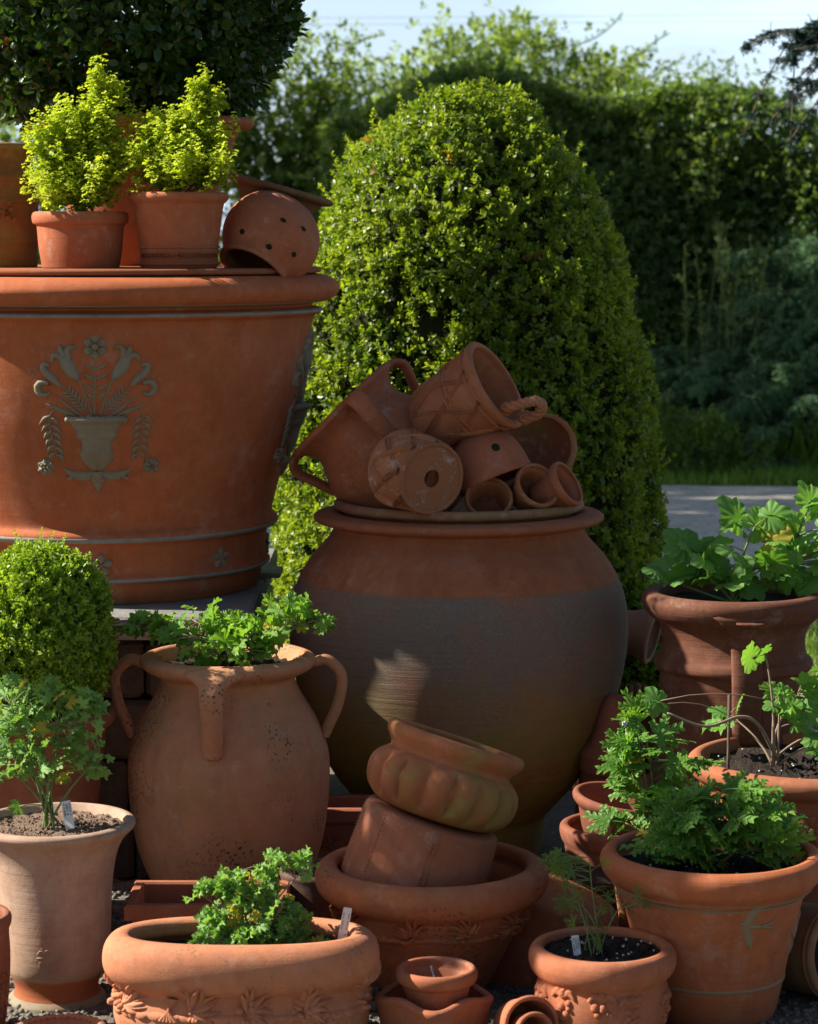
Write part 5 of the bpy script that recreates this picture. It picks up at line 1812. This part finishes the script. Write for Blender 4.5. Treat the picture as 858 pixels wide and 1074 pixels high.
plant('crinkled_geranium', 'dense low crinkly geranium growing from the middle of the oval trough', 'geranium', (262, 1000, 4.52),
      [(262, 960, 50, 36), (245, 985, 42, 24, -.04), (300, 975, 26, 22), (215, 935, 14, 12), (290, 905, 20, 10), (322, 905, 12, 6), (262, 925, 24, 18), (240, 925, 18, 14), (330, 990, 10, 8)],
      330, .0205, CRINK, M['pel_grey'], M['stem_brown'], nstem=13, stemr=.0022, up=.35, seed=41, spiral=.6, tmin=.2, depth=.75)
plant_tag('bluish plant label leaning at the right end of the oval trough', (365, 952), (357, 993), 9, 4.50, 2, -.01)

# rectangular trough behind it
def recttrough(name, label, px0, px1, pytop, pybot, D, depth, mat, group=None):
    a, b = W(px0, pytop, D), W(px1, pytop, D)
    h = a.z - max(0, W(px0, pybot, D).z)
    zb = a.z - h
    root = empty(name, ((a.x + b.x) / 2, D, zb), label, 'trough', group)
    w = (b.x - a.x) / 2
    mb = MB()
    t = .018
    rings = []
    for (ins, z) in ((.02, 0), (.014, h * .7), (.014, h - .035), (0, h - .03), (0, h - .004), (.004, h), (t, h), (t + .003, h - .004), (t + .008, .03)):
        rings.append([(-w + ins, ins, z), (w - ins, ins, z), (w - ins, depth - ins, z), (-w + ins, depth - ins, z)])
    G = np.array(rings); mb.addgrid(G, close_v=True)
    mb.add(G[0], [(3, 2, 1, 0)]); mb.add(G[-1], [(0, 1, 2, 3)])
    mb.build('body', mat, root, smooth=False)
    sf_ = lambda u, v, hh: np.stack([u + 0 * hh, .014 - hh, v + 0 * hh], -1)
    q = MB()
    for i in range(int(w * 2 / .06)):
        leafclump(q, sf_, -w + .04 + i * .06, h * .5, .028, 1.2 + .6 * (i % 2), 7, 3, .006, 3)
    q.build('leaf_relief', mat, root)
    return root, h, w


recttrough('rectangular_trough', 'square cornered terracotta trough with relief, just behind the oval trough', 130, 300, 950, 1040, 4.78, .2, terra('pot_clay_g', (0.42, 0.17, 0.095), rings=.2, white=.15))
recttrough('rectangular_trough', 'shaded square trough in the gap between the upright urn and the huge jar', 300, 440, 849, 930, 5.55, .16, terra('pot_clay_h', (0.36, 0.14, 0.085), rings=.2))

# dark pot with knobbly lattice in the gap
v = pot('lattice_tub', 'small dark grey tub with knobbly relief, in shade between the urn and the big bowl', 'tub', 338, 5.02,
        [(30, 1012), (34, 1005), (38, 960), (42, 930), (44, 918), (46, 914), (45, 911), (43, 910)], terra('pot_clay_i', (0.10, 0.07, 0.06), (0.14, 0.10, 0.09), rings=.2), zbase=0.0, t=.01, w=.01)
mb = MB(); su = v.surf(math.atan2(-v.loc.x, v.loc.y))
for i in range(9):
    for j in range(7):
        blob(mb, su, (i - 4) * 9 * v.s + (j % 2) * 4.5 * v.s, .02 + j * 9 * v.s, 4.6 * v.s, .004)
mb.build('knob_relief', v.mat, v.root)

# big relief bowl with two tilted pots
t_bowl = terra('bowl_clay', (0.47, 0.18, 0.09), (0.38, 0.15, 0.08), rings=.4, spots=.7, algae=.15, grain=1.2, white=.08)
BW = pot('swagged_bowl', 'large deep bowl with heavy dark stained rim and leaf swags, holding two tilted pots', 'bowl', 453, 4.84,
         [(48, 1050), (52, 1046), (60, 1030), (72, 1005), (84, 982), (95, 962), (101, 948), (104, 942), (110, 939), (119, 932), (123, 922), (122.5, 913), (118, 906), (110, 903)], t_bowl, zbase=0.0, t=.02, w=.03, seg=150)
BW.soil(zl(BW, 965))
mb = MB(); fz_ = math.atan2(-BW.loc.x, BW.loc.y); su = BW.surf(fz_); s_ = BW.s
zr = zl(BW, 990, 4.62)
for px, a in ((350, 1.5), (372, 1.2), (432, .8), (490, .9), (535, 1.3), (556, 1.5)):
    leafclump(mb, su, math.asin(max(-.97, min(.97, (px - 453) / 100))) * 96 * s_, zr + .004, 26 * s_, a + 1.2, 9, 3.0, .013, 6)
for px in range(358, 556, 9):
    u = math.asin(max(-.97, min(.97, (px - 453) / 100))) * 96 * s_
    zz = zr - .004 - .008 * abs(math.sin((px - 358) / 30.0))
    stroke(mb, su, [(u - 5 * s_, zz), (u + 5 * s_, zz + .001)], [3 * s_, 5 * s_, 3 * s_], .009, 5, 6)
mb.build('swag_relief', t_bowl, BW.root)


def facet(n, z0, z1):
    def f(az, r, z, out):
        k = np.cos(PI / n) / np.cos((az % (2 * PI / n)) - PI / n)
        w_ = np.clip((z - z0) / .01, 0, 1) * np.clip((z1 - z) / .01, 0, 1)
        return r * (1 + (k * 1.02 - 1) * .35 * w_), z
    return f


t_pan = terra('panel_clay', (0.47, 0.20, 0.125), (0.42, 0.17, 0.10), rings=.1, white=.25)
axp = Vector((.31, .04, .94)).normalized()
s_ = S(880, 4.86)
# upturned: base on top
PN = Vessel('panelled_pot', 'straight sided pot with beaded panels and wheat ears, upturned and tilted in the big bowl', 'pot',
            [(a * s_, b * s_) for a, b in [(66, 0), (69, 2), (71, 6), (72, 20), (73, 50), (74, 70), (74, 84), (72, 86)]][::-1] if False else [(a * s_, b * s_) for a, b in [(64, 0), (69, 1), (72, 5), (73, 20), (74, 50), (75, 70), (75, 84), (73, 86)]], t_pan,
            W(455, 855, 4.86), axis_quat(-axp, 0.25), t=.012, w=.01, fn=facet(8, -.01, .5), group='tilted pots in the big bowl', smooth_it=2)
PN.inv = (Matrix.Translation(PN.root.location) @ PN.root.rotation_quaternion.to_matrix().to_4x4()).inverted()
azf = az_of(PN, (-.35, -1, .25))
step = 2 * PI / 8
for k in range(8):
    az = k * step
    mb = MB()
    for j in range(20):
        z = .012 + j * .0065
        r = PN.R(z) * (1 + .02 * .35)
        blob(mb, lambda u, v, h, az=az, r=r: np.stack([(r + h) * np.sin(az + u / r), -(r + h) * np.cos(az + u / r), v + 0 * u], -1), 0, z, .0022, .0022)
    mb.build('bead_line', t_pan, PN.root)
q = MB()
azw = round(azf / step) * step - .05
for zc in (.045, .105):
    sw = lambda u, v, h: np.stack([(PN.R(v) * 1.0 + h) * np.sin(azw + u / PN.R(v)), -(PN.R(v) * 1.0 + h) * np.cos(azw + u / PN.R(v)), v + 0 * u], -1)
    for i in range(5):
        for sg in (-1, 1):
            z0 = zc + i * .006 - .014
            stroke(q, sw, [(0, z0), (sg * .004, z0 - .004), (sg * .007, z0 - .011)], [.001, .0028, .0008], .003, 6, 5)
q.build('wheat_relief', t_pan, PN.root)

t_mel = terra('melon_clay', (0.46, 0.19, 0.10), (0.36, 0.16, 0.07), rings=.4, algae=.75, white=.1, grain=1.2)


def ribs(n, z0, z1, amp):
    def f(az, r, z, out):
        w_ = np.clip((z - z0) / .015, 0, 1) * np.clip((z1 - z) / .02, 0, 1) * out
        return r * (1 + (np.abs(np.sin(az * n / 2)) ** .6 - .85) * amp * w_), z
    return f


MP = Vessel('melon_ribbed_bowl', 'melon ribbed bowl with mossy sides and wide lip, balanced on the upturned panelled pot', 'bowl',
            [(a * s_, b * s_) for a, b in [(48, -4), (60, -2), (72, 6), (79, 18), (81, 32), (78, 44), (71, 52), (66, 55), (65, 57), (66, 61), (71, 67), (74.5, 72), (75, 78), (73, 81), (71, 82)]], t_mel,
            W(454.5, 853, 4.86), axis_quat((.31, .14, .94), .1), t=.010, w=.010, fn=ribs(16, .006, 53 * s_, .14), group='tilted pots in the big bowl', seg=216)

# small pot on the scalloped square saucer
t_s1 = terra('little_clay', (0.44, 0.18, 0.10), (0.36, 0.14, 0.08), rings=.4, spots=.5, white=.1)
D = 4.5


def scallop(az, r, z, out):
    w_ = np.clip((z - .02) / .02, 0, 1)
    k = (1 / (np.abs(np.cos(az - .78)) ** 6 + np.abs(np.sin(az - .78)) ** 6) ** (1 / 6))
    return r * (1 + (k - 1) * .8), z + w_ * .0055 * np.cos(4 * (az - .78 - PI / 4) ) * -1


SQ = pot('square_saucer', 'squarish saucer with wavy rim under the little pot at the front', 'saucer', 455, D,
         [(40, 1090), (44, 1086), (47, 1068), (49, 1056), (50, 1050), (52, 1046), (52, 1042), (49, 1040)], t_s1, zbase=0.0, t=.010, w=.006, fn=scallop, seg=120)
LP = pot('small_flowerpot', 'little empty flowerpot standing in the wavy rimmed saucer at the front', 'flowerpot', 458, D - .0,
         [(25, 1075), (27, 1070), (31, 1050), (35, 1034), (36, 1031), (41, 1028), (43, 1023), (43, 1018), (41, 1015), (39, 1014)], t_s1, zbase=.018, t=.008, w=.012, group='little pots at the front')
LP.soil(zl(LP, 1036))
plant_tag('tip of a thin label standing in the little empty pot', (452, 1013), (456, 1027), 2, D, 1)
lay('small_flowerpot', 'outer of two nested little pots lying on their side at the front', 'flowerpot', (558, 1076), 4.40, (.30, -.86, .22),
    [(22, 0), (24, 2), (27, 20), (29, 40), (31, 46), (32, 52), (30, 54)], terra('little_clay_b', (0.46, 0.19, 0.11), rings=.5), t=.006, w=.008, group='little pots at the front')
lay('small_flowerpot', 'inner of two nested little pots lying on their side at the front', 'flowerpot', (562, 1083), 4.37, (.30, -.86, .22),
    [(14, 0), (16, 2), (18, 20), (19, 40), (21, 44), (22, 48), (20, 50)], terra('little_clay_c', (0.44, 0.17, 0.10), rings=.5), t=.005, w=.008, group='little pots at the front')

# round pot with cherub relief
t_rd = terra('cherub_clay', (0.45, 0.185, 0.105), (0.40, 0.155, 0.085), rings=.5, white=.08)
RD = pot('round_relief_pot', 'squat round pot with garland relief and rolled rim, planted with a thin feathery geranium', 'pot', 632, 4.52,
         [(50, 1098), (54, 1094), (64, 1078), (70, 1060), (71, 1044), (69, 1032), (67, 1026), (68, 1022), (74, 1016), (77.5, 1008), (77.5, 999), (74, 992), (69, 990)], t_rd, zbase=0.0, t=.012, w=.02, seg=130)
RD.soil(zl(RD, 1000), M['soil'], .008, 26)
mb = MB(); su = RD.surf(math.atan2(-RD.loc.x, RD.loc.y)); s_ = RD.s
for px, py in ((568, 1050), (592, 1046), (632, 1046), (662, 1050), (698, 1056)):
    u = math.asin(max(-.98, min(.98, (px - 632) / 70))) * 70 * s_
    z0 = zl(RD, py, 4.42)
    blob(mb, su, u, z0 + .006, 5.5 * s_, .008)
    for sg in (-1, 1):
        stroke(mb, su, [(u, z0), (u + sg * 8 * s_, z0 + 4 * s_), (u + sg * 14 * s_, z0 - 2 * s_)], [3 * s_, 5 * s_, 2 * s_], .006)
    for j in range(7):
        blob(mb, su, u + random.uniform(-9, 9) * s_, z0 - random.uniform(4, 22) * s_, random.uniform(3, 5) * s_, .006)
mb.build('garland_relief', t_rd, RD.root)
q = MB(); blob(q, su, -9 * s_, zl(RD, 1039, 4.42), 1.3 * s_, .0015); q.build('hole', M['core'], RD.root)  # hole drawn as a dark dot, its inner shade put into colour
plant('feathery_geranium', 'thin wispy geranium with feathery leaves in the squat round pot', 'geranium', (625, 1006, 4.52),
      [(590, 905, 22, 12), (600, 940, 20, 22), (640, 945, 22, 22), (672, 945, 12, 10), (615, 975, 24, 20), (590, 915, 10, 26), (625, 900, 18, 8)],
      66, .020, FERN, M['fern'], M['stem_green'], nstem=9, stemr=.0016, up=.5, seed=51, tmin=.2)
plant_tag('pale green plant label half hidden in the squat round pot', (603, 981), (606, 1003), 8, 4.50, 3, .006)

# swallow pot
t_sw = terra('swallow_clay', (0.47, 0.175, 0.08), (0.41, 0.145, 0.068), rings=.8, white=.10)
SW = pot('swallow_pot', 'large orange pot with a swallow in relief and green banding, at the front right', 'pot', 747, 4.70,
         [(66, 1072), (67, 1066), (71, 1045), (76, 1022), (80, 1001), (86, 972), (92, 948), (96, 934), (98, 928), (103, 926), (105, 922), (112, 917), (117, 908), (117.5, 899), (114, 893), (108, 890)],
         t_sw, zbase=0.0, t=.014, w=.02, seg=150)
SW.soil(zl(SW, 912), M['soil'], .012, 30)
s_ = SW.s
band(SW, zl(SW, 1019), 2.6 * s_, .002, M['slip_brown'])
band(SW, zl(SW, 931), 1.3 * s_, .003, M['slip_brown'])
band(SW, zl(SW, 925), 1.2 * s_, .003, M['slip_brown'])
fa = math.atan2(-SW.loc.x, SW.loc.y)
su = SW.surf(fa)
mb = MB()
q0 = 1 / 2.698


def SP(x, y):
    px, py = 540 + x * q0, 720 + y * q0
    return (math.asin(max(-.98, min(.98, (px - 747) / 86))) * 86 * s_, zl(SW, py, 4.56))


for pts, w in (([(632, 655), (650, 664), (675, 672), (700, 674)], [3, 9, 10, 4]), ([(655, 662), (672, 632), (690, 615), (716, 604)], [14, 16, 11, 1]),
               ([(655, 668), (656, 695), (662, 720), (670, 744)], [14, 16, 11, 1]), ([(695, 672), (715, 668), (737, 648)], [6, 5, 1]), ([(695, 675), (715, 680), (731, 692)], [6, 5, 1])):
    stroke(mb, su, [SP(*p) for p in pts], [x * q0 * s_ for x in w], .0045, 12, 9)
mb.build('swallow_relief', M['slip_brown'], SW.root)
mb = MB()
for pts in ([(727, 780), (733, 760), (739, 770)], [(739, 770), (745, 758), (752, 775)], [(730, 772), (750, 765)]):
    stroke(mb, su, [SP(*p) for p in pts], [.9 * s_, 1.0 * s_, .7 * s_], .0015, 7, 5)
mb.build('stamp', t_sw, SW.root)
mb = MB(); su2 = SW.surf(fa + R(84))
zt = zl(SW, 975)
for pts, w in (([(0, 0), (10, 12), (4, 26)], [3, 5, 1]), ([(0, 0), (12, -8), (6, -22)], [3, 5, 1]), ([(0, 0), (-10, 2), (-20, 8)], [4, 3, 1])):
    stroke(mb, su2, [(p[0] * s_, zt + p[1] * s_) for p in pts], [x * s_ for x in w], .0045, 10, 7)
mb.build('swallow_relief', M['slip_brown'], SW.root)
plant('cut_leaf_geranium', 'sunlit lacy leaved geranium growing from the swallow pot', 'geranium', (740, 912, 4.72),
      [(735, 862, 52, 26), (768, 848, 46, 26), (712, 845, 30, 14), (795, 872, 38, 18), (745, 888, 70, 16), (812, 884, 24, 12), (700, 882, 26, 12)],
      112, .049, LACY, M['pel_lace'], M['stem_green'], nstem=12, stemr=.003, up=.6, seed=63, tmin=.2)
plant('cut_leaf_geranium', 'shaded taller lacy leaved geranium with a tiny mauve flower, behind the sunlit one', 'geranium', (690, 895, 5.1),
      [(678, 785, 32, 18), (655, 800, 18, 14), (722, 802, 36, 14), (680, 822, 28, 18), (668, 755, 12, 12), (655, 865, 24, 12), (695, 850, 24, 16)],
      72, .046, LACY, M['pel_lace'], M['stem_green'], nstem=12, stemr=.003, up=.6, seed=62, tmin=.25)
fw = MB()
c = np.array(W(655, 759, 5.03))
for i in range(5):
    a = i * 1.26
    d = np.array([math.cos(a), -.3, math.sin(a)]) * .006
    tube(fw, [(0, 0, 0), tuple(d * .6), tuple(d)], [.0008, .003, .001], 5)
tag(fw.build('mauve_flower', M['flower'], loc=tuple(c)), 'tiny mauve flower at the tip of the shaded lacy geranium', 'flower')
v = pot('round_flowerpot', 'hidden flowerpot behind the swallow pot with the shaded lacy geranium', 'flowerpot', 690, 5.12,
        [(34, 1008), (36, 1000), (44, 940), (48, 905), (52, 900), (53, 892), (50, 888)], terra('pot_clay_j', (0.36, 0.14, 0.08)), zbase=0.0, t=.01, w=.015)
v.soil(zl(v, 897))


# ================================================================== RIGHT BACK
t_rb = terra('dark_tub_clay', (0.16, 0.068, 0.042), (0.12, 0.055, 0.036), rings=1.2, white=.06)  # dark reddish clay, deepened further to stand in for missing shade
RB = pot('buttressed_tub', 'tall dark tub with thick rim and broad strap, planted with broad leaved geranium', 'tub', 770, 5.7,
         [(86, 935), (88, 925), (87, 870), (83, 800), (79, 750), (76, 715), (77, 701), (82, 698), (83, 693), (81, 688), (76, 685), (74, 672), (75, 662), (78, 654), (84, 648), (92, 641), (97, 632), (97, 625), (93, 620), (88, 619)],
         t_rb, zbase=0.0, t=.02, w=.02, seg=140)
RB.soil(zl(RB, 632))
s_ = RB.s
fa = math.atan2(-RB.loc.x, RB.loc.y) + R(10)
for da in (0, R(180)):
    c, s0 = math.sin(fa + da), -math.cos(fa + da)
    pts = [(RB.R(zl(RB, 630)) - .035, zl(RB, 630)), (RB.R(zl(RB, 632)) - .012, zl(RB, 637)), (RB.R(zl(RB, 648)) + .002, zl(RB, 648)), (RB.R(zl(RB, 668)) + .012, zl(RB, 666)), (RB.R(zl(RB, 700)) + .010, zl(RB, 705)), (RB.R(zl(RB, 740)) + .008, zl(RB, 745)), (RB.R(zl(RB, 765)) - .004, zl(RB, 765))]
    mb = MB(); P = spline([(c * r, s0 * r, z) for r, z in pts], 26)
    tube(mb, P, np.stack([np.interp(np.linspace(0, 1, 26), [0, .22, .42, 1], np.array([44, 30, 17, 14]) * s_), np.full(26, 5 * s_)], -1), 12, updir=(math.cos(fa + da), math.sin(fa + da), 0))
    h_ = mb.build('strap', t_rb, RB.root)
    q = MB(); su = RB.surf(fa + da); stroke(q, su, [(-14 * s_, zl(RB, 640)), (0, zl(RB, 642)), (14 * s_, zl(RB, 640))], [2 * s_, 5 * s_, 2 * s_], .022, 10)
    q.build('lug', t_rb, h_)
plant('broad_leaved_geranium', 'shaded geranium with broad soft lobed leaves in the tall dark tub', 'geranium', (770, 628, 5.7),
      [(790, 550, 26, 12), (845, 545, 26, 20), (815, 575, 40, 22), (750, 585, 46, 20), (700, 600, 26, 16), (775, 600, 50, 18), (840, 600, 34, 18), (880, 580, 34, 26), (730, 575, 20, 10)],
      80, .056, BROAD, M['pel_big'], M['stem_green'], nstem=9, stemr=.004, up=.62, seed=71, tmin=.3, spiral=.3)

t_r2 = terra('plain_orange_clay', (0.36, 0.145, 0.075), (0.29, 0.115, 0.06), rings=.6)
R2 = pot('relief_flowerpot', 'big orange pot with round relief, cut by the right edge behind the swallow pot', 'flowerpot', 850, 5.32,
         [(78, 972), (80, 965), (90, 930), (100, 890), (110, 845), (115, 822), (117, 816), (124, 812), (128, 805), (128, 798), (124, 794), (119, 792)], t_r2, zbase=0.0, t=.014, w=.02, seg=140)
R2.soil(zl(R2, 806), M['soil'], .012, 50)
mb = MB(); su = R2.surf(math.atan2(-R2.loc.x, R2.loc.y)); 
for r_, h_ in ((16, .004), (11, .007)):
    blob(mb, su, 2 * R2.s, zl(R2, 858, 5.2), r_ * R2.s, h_)
rosette(mb, su, 2 * R2.s, zl(R2, 858, 5.2), 15 * R2.s, .009, 7)
mb.build('medallion', t_r2, R2.root)
plant('branching_geranium', 'straggly woody geranium with few large leaves in the orange pot at right edge', 'geranium', (812, 798, 5.3),
      [(830, 740, 24, 24), (800, 690, 8, 6), (850, 720, 18, 18), (700, 736, 10, 6, -.1), (760, 750, 20, 12, .1), (860, 770, 24, 20), (790, 694, 14, 6, -.05), (835, 810, 10, 5)],
      40, .042, BROAD + PEL5[:2], M['pel_big'], M['stem_brown'], nstem=7, stemr=.0035, up=.45, seed=72, tmin=.4, petr=.35)
mb = MB(); P = spline([np.array(W(*p)) - np.array(W(745, 800, 5.25)) for p in ((815, 795, 5.28), (795, 760, 5.22), (775, 752, 5.2), (740, 762, 5.15), (700, 748, 5.12))], 24)
tube(mb, P, np.linspace(.005, .0025, 24), 6)
br = bpy.data.objects.get('branching_geranium')
o = MB(); tube(o, P + np.array(W(745, 800, 5.25)) - np.array(br.location), np.linspace(.005, .0025, 24), 6); o.build('stem', M['stem_brown'], br)
ck = MB(); tube(ck, [(0, 0, -.12), (0, 0, .13)], [.0035, .0035], 6)
tag(ck.build('cane', M['bark'], loc=tuple(W(764, 790, 5.3))), 'short brown cane stuck in the orange pot at the right edge', 'cane')

# pot lying with its ribbed mouth showing at the right edge
lay('ribbed_mouth_pot', 'grey brown pot lying on its side with a ridged ring mouth, at the bottom right', 'pot', (884, 1000), 4.74, (.62, -.76, .10),
    [(40, 0), (44, 3), (47, 30), (48, 70), (48, 90), (51, 93), (52, 96), (50, 98), (52, 101), (51, 104), (48, 105)], terra('pot_clay_k', (0.22, 0.15, 0.10), (0.30, 0.17, 0.11), rings=.6, algae=.3, white=.2), t=.012, w=.012, group=None)

# stack of bowls
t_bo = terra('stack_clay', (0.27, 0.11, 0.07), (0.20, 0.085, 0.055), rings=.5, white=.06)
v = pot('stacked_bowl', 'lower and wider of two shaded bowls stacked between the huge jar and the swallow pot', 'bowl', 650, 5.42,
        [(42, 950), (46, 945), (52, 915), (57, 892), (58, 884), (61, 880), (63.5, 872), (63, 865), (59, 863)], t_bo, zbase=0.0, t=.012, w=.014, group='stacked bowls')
v = Vessel('stacked_bowl', 'upper bowl of the shaded stack, sitting tilted in the wider one', 'bowl', [(a * S(850, 5.42), b * S(850, 5.42)) for a, b in [(34, 0), (38, 3), (44, 22), (46, 30), (50, 33), (54, 38), (54, 43), (51, 45)]], t_bo,
           W(648, 878, 5.42), axis_quat((.14, -.06, 1)), t=.009, w=.01, group='stacked bowls')

# upturned tub with a bell on it
v = pot('upturned_tub', 'wide dark tub turned upside down behind the stacked bowls', 'tub', 672, 5.85,
        [(74, 905), (76, 900), (72, 880), (68, 850), (64, 815), (62, 806), (58, 803)], terra('pot_clay_l', (0.34, 0.125, 0.07)), zbase=0.0, t=.02, w=.01)
mb = MB(); a = np.linspace(0, 2 * PI, 60, endpoint=False)
mb.addgrid(np.array([[(r * math.sin(b), -r * math.cos(b), v.ztop - .003 + z) for b in a] for r, z in ((0, .004), (v.R(v.ztop) - .004, .004), (v.R(v.ztop) - .001, -.004))]), close_v=True)
mb.build('underside', v.mat, v.root)
zb_ = v.loc.z + v.ztop
pot('bell_cloche', 'small terracotta bell cloche with flared foot, on the upturned dark tub behind the huge jar', 'cloche', 646, 5.80,
    [(37, 793), (38, 790), (36, 786), (29, 780), (24, 770), (19, 752), (14, 736), (8, 730), (4, 728)], terra('pot_clay_m', (0.36, 0.14, 0.09)), zbase=zb_ + .001, t=.006, w=.004)

# shell crest ornament
bz = W(668, 770, 6.02)
sh = empty('shell_crest', (bz.x, 6.02, zb_ + .001), 'terracotta shell crest ornament with curling arms, propped between the huge jar and the tall tub', 'ornament')
t_sh = terra('shell_clay', (0.34, 0.145, 0.10), rings=.1)
s_ = S(740, 6.02)
hb = W(668, 748, 6.02).z - (zb_ + .001)
mb = MB()
tube(mb, [(0, .02, 0), (0, .015, hb * .6), (0, .008, hb + .02)], np.array([[.05, .02], [.045, .018], [.03, .014]]), 12, updir=(1, 0, 0))
mb.build('backplate', t_sh, sh)
for i in range(9):
    a = -1.25 + i * 2.5 / 8
    mb = MB()
    P = spline([(math.sin(a) * 4 * s_, -.004, hb + 4 * s_), (math.sin(a) * 17 * s_, -.004, hb + math.cos(a) * 26 * s_), (math.sin(a) * 24 * s_, -.028, hb + math.cos(a) * 30 * s_), (math.sin(a) * 25 * s_, -.05, hb + math.cos(a) * 18 * s_)], 12)
    tube(mb, P, np.linspace(.003, .0105, 12), 8)
    mb.build('shell_rib', t_sh, sh)
mb = MB()
P = np.array([(0, -.012, hb - 2 * s_), (0, -.02, hb - 2 * s_)])
a = np.linspace(0, 2 * PI, 28, endpoint=False)
mb.addgrid(np.array([[(r * math.sin(b), y, hb - 2 * s_ + r * 1.1 * math.cos(b)) for b in a] for r, y in ((20 * s_, .01), (19 * s_, -.012), (16 * s_, -.018), (8 * s_, -.022), (.0005, -.024))]), close_v=True)
mb.build('disc', t_sh, sh)
for sg in (-1, 1):
    mb = MB(); P = spline([(sg * 12 * s_, -.015, hb + 8 * s_), (sg * 24 * s_, -.02, hb - 2 * s_), (sg * 34 * s_, -.02, hb - 18 * s_), (sg * 48 * s_, -.01, hb - 26 * s_)], 14)
    tube(mb, P, np.linspace(.012, .007, 14), 8); mb.build('arm', t_sh, sh)

# hidden tall pot behind the jar carrying a tilted hood
v = pot('chimney_pot', 'tall chimney pot almost hidden behind the right side of the huge jar', 'chimney pot', 610, 6.72,
        [(34, 810), (34, 800), (30, 760), (27, 720), (27, 695), (30, 692), (30, 686), (27, 684)], terra('pot_clay_n', (0.32, 0.14, 0.09)), zbase=0.0, t=.01, w=.01)
hood = Vessel('clay_hood', 'pale brown flared clay hood sticking out to the right of the huge jar', 'hood', [(a * S(660, 6.5), b * S(660, 6.5)) for a, b in [(10, 0), (14, 1), (16, 4), (18, 30), (20, 56), (22, 64), (27, 76), (31, 85), (31, 89), (28, 90)]],
              terra('hood_clay', (0.34, 0.20, 0.14), (0.26, 0.16, 0.12), rings=.6, white=.1), W(602, 645, 6.62), axis_quat((.88, -.30, -.20)), t=.008, w=.008)

# leaning tub and stone between bowl and swallow pot
lay('upturned_tub', 'plain orange tub turned over and leaning between the big bowl and squat round pot', 'tub', (585, 935), 5.0, (.30, -.06, .95),
    [(84, 0), (86, 3), (83, 8), (80, 40), (74, 100), (70, 112), (66, 118), (50, 120), (0.5, 120.5)], terra('pot_clay_o', (0.42, 0.155, 0.08), rings=.5), t=.012, w=.002, group=None)
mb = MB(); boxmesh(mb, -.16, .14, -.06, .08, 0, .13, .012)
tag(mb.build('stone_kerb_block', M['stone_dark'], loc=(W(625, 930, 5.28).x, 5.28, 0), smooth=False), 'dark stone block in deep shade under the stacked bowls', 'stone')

# fluted dish at the bottom left
def flute(az, r, z, out):
    return r * (1 + .045 * np.abs(np.sin(az * 17)) * np.clip(z / .03, 0, 1)), z + .003 * np.abs(np.sin(az * 17)) * np.clip(z / .03, 0, 1)


pot('fluted_dish', 'pleated pie crust dish just showing at the bottom left in front of the buff vase', 'dish', 62, 4.42,
    [(30, 1122), (34, 1118), (40, 1102), (46, 1086), (48, 1081), (47, 1079), (44, 1078)], terra('little_clay_d', (0.46, 0.24, 0.16)), zbase=0.0, t=.008, w=.006, fn=flute, seg=204)
v = pot('studded_pot', 'dark studded pot just entering at the lower left corner', 'pot', -42, 4.55,
        [(40, 1085), (44, 1080), (50, 1040), (52, 1000), (50, 975), (53, 970), (54, 962), (51, 958)], terra('pot_clay_p', (0.30, 0.12, 0.07), (0.2, 0.09, 0.06)), zbase=0.0, t=.01, w=.012)
mb = MB(); su = v.surf(R(45))
for i in range(8):
    for j in range(5):
        blob(mb, su, (i - 4) * 9 * v.s, .05 + j * .02, 3.5 * v.s, .006)
mb.build('stud_relief', v.mat, v.root)
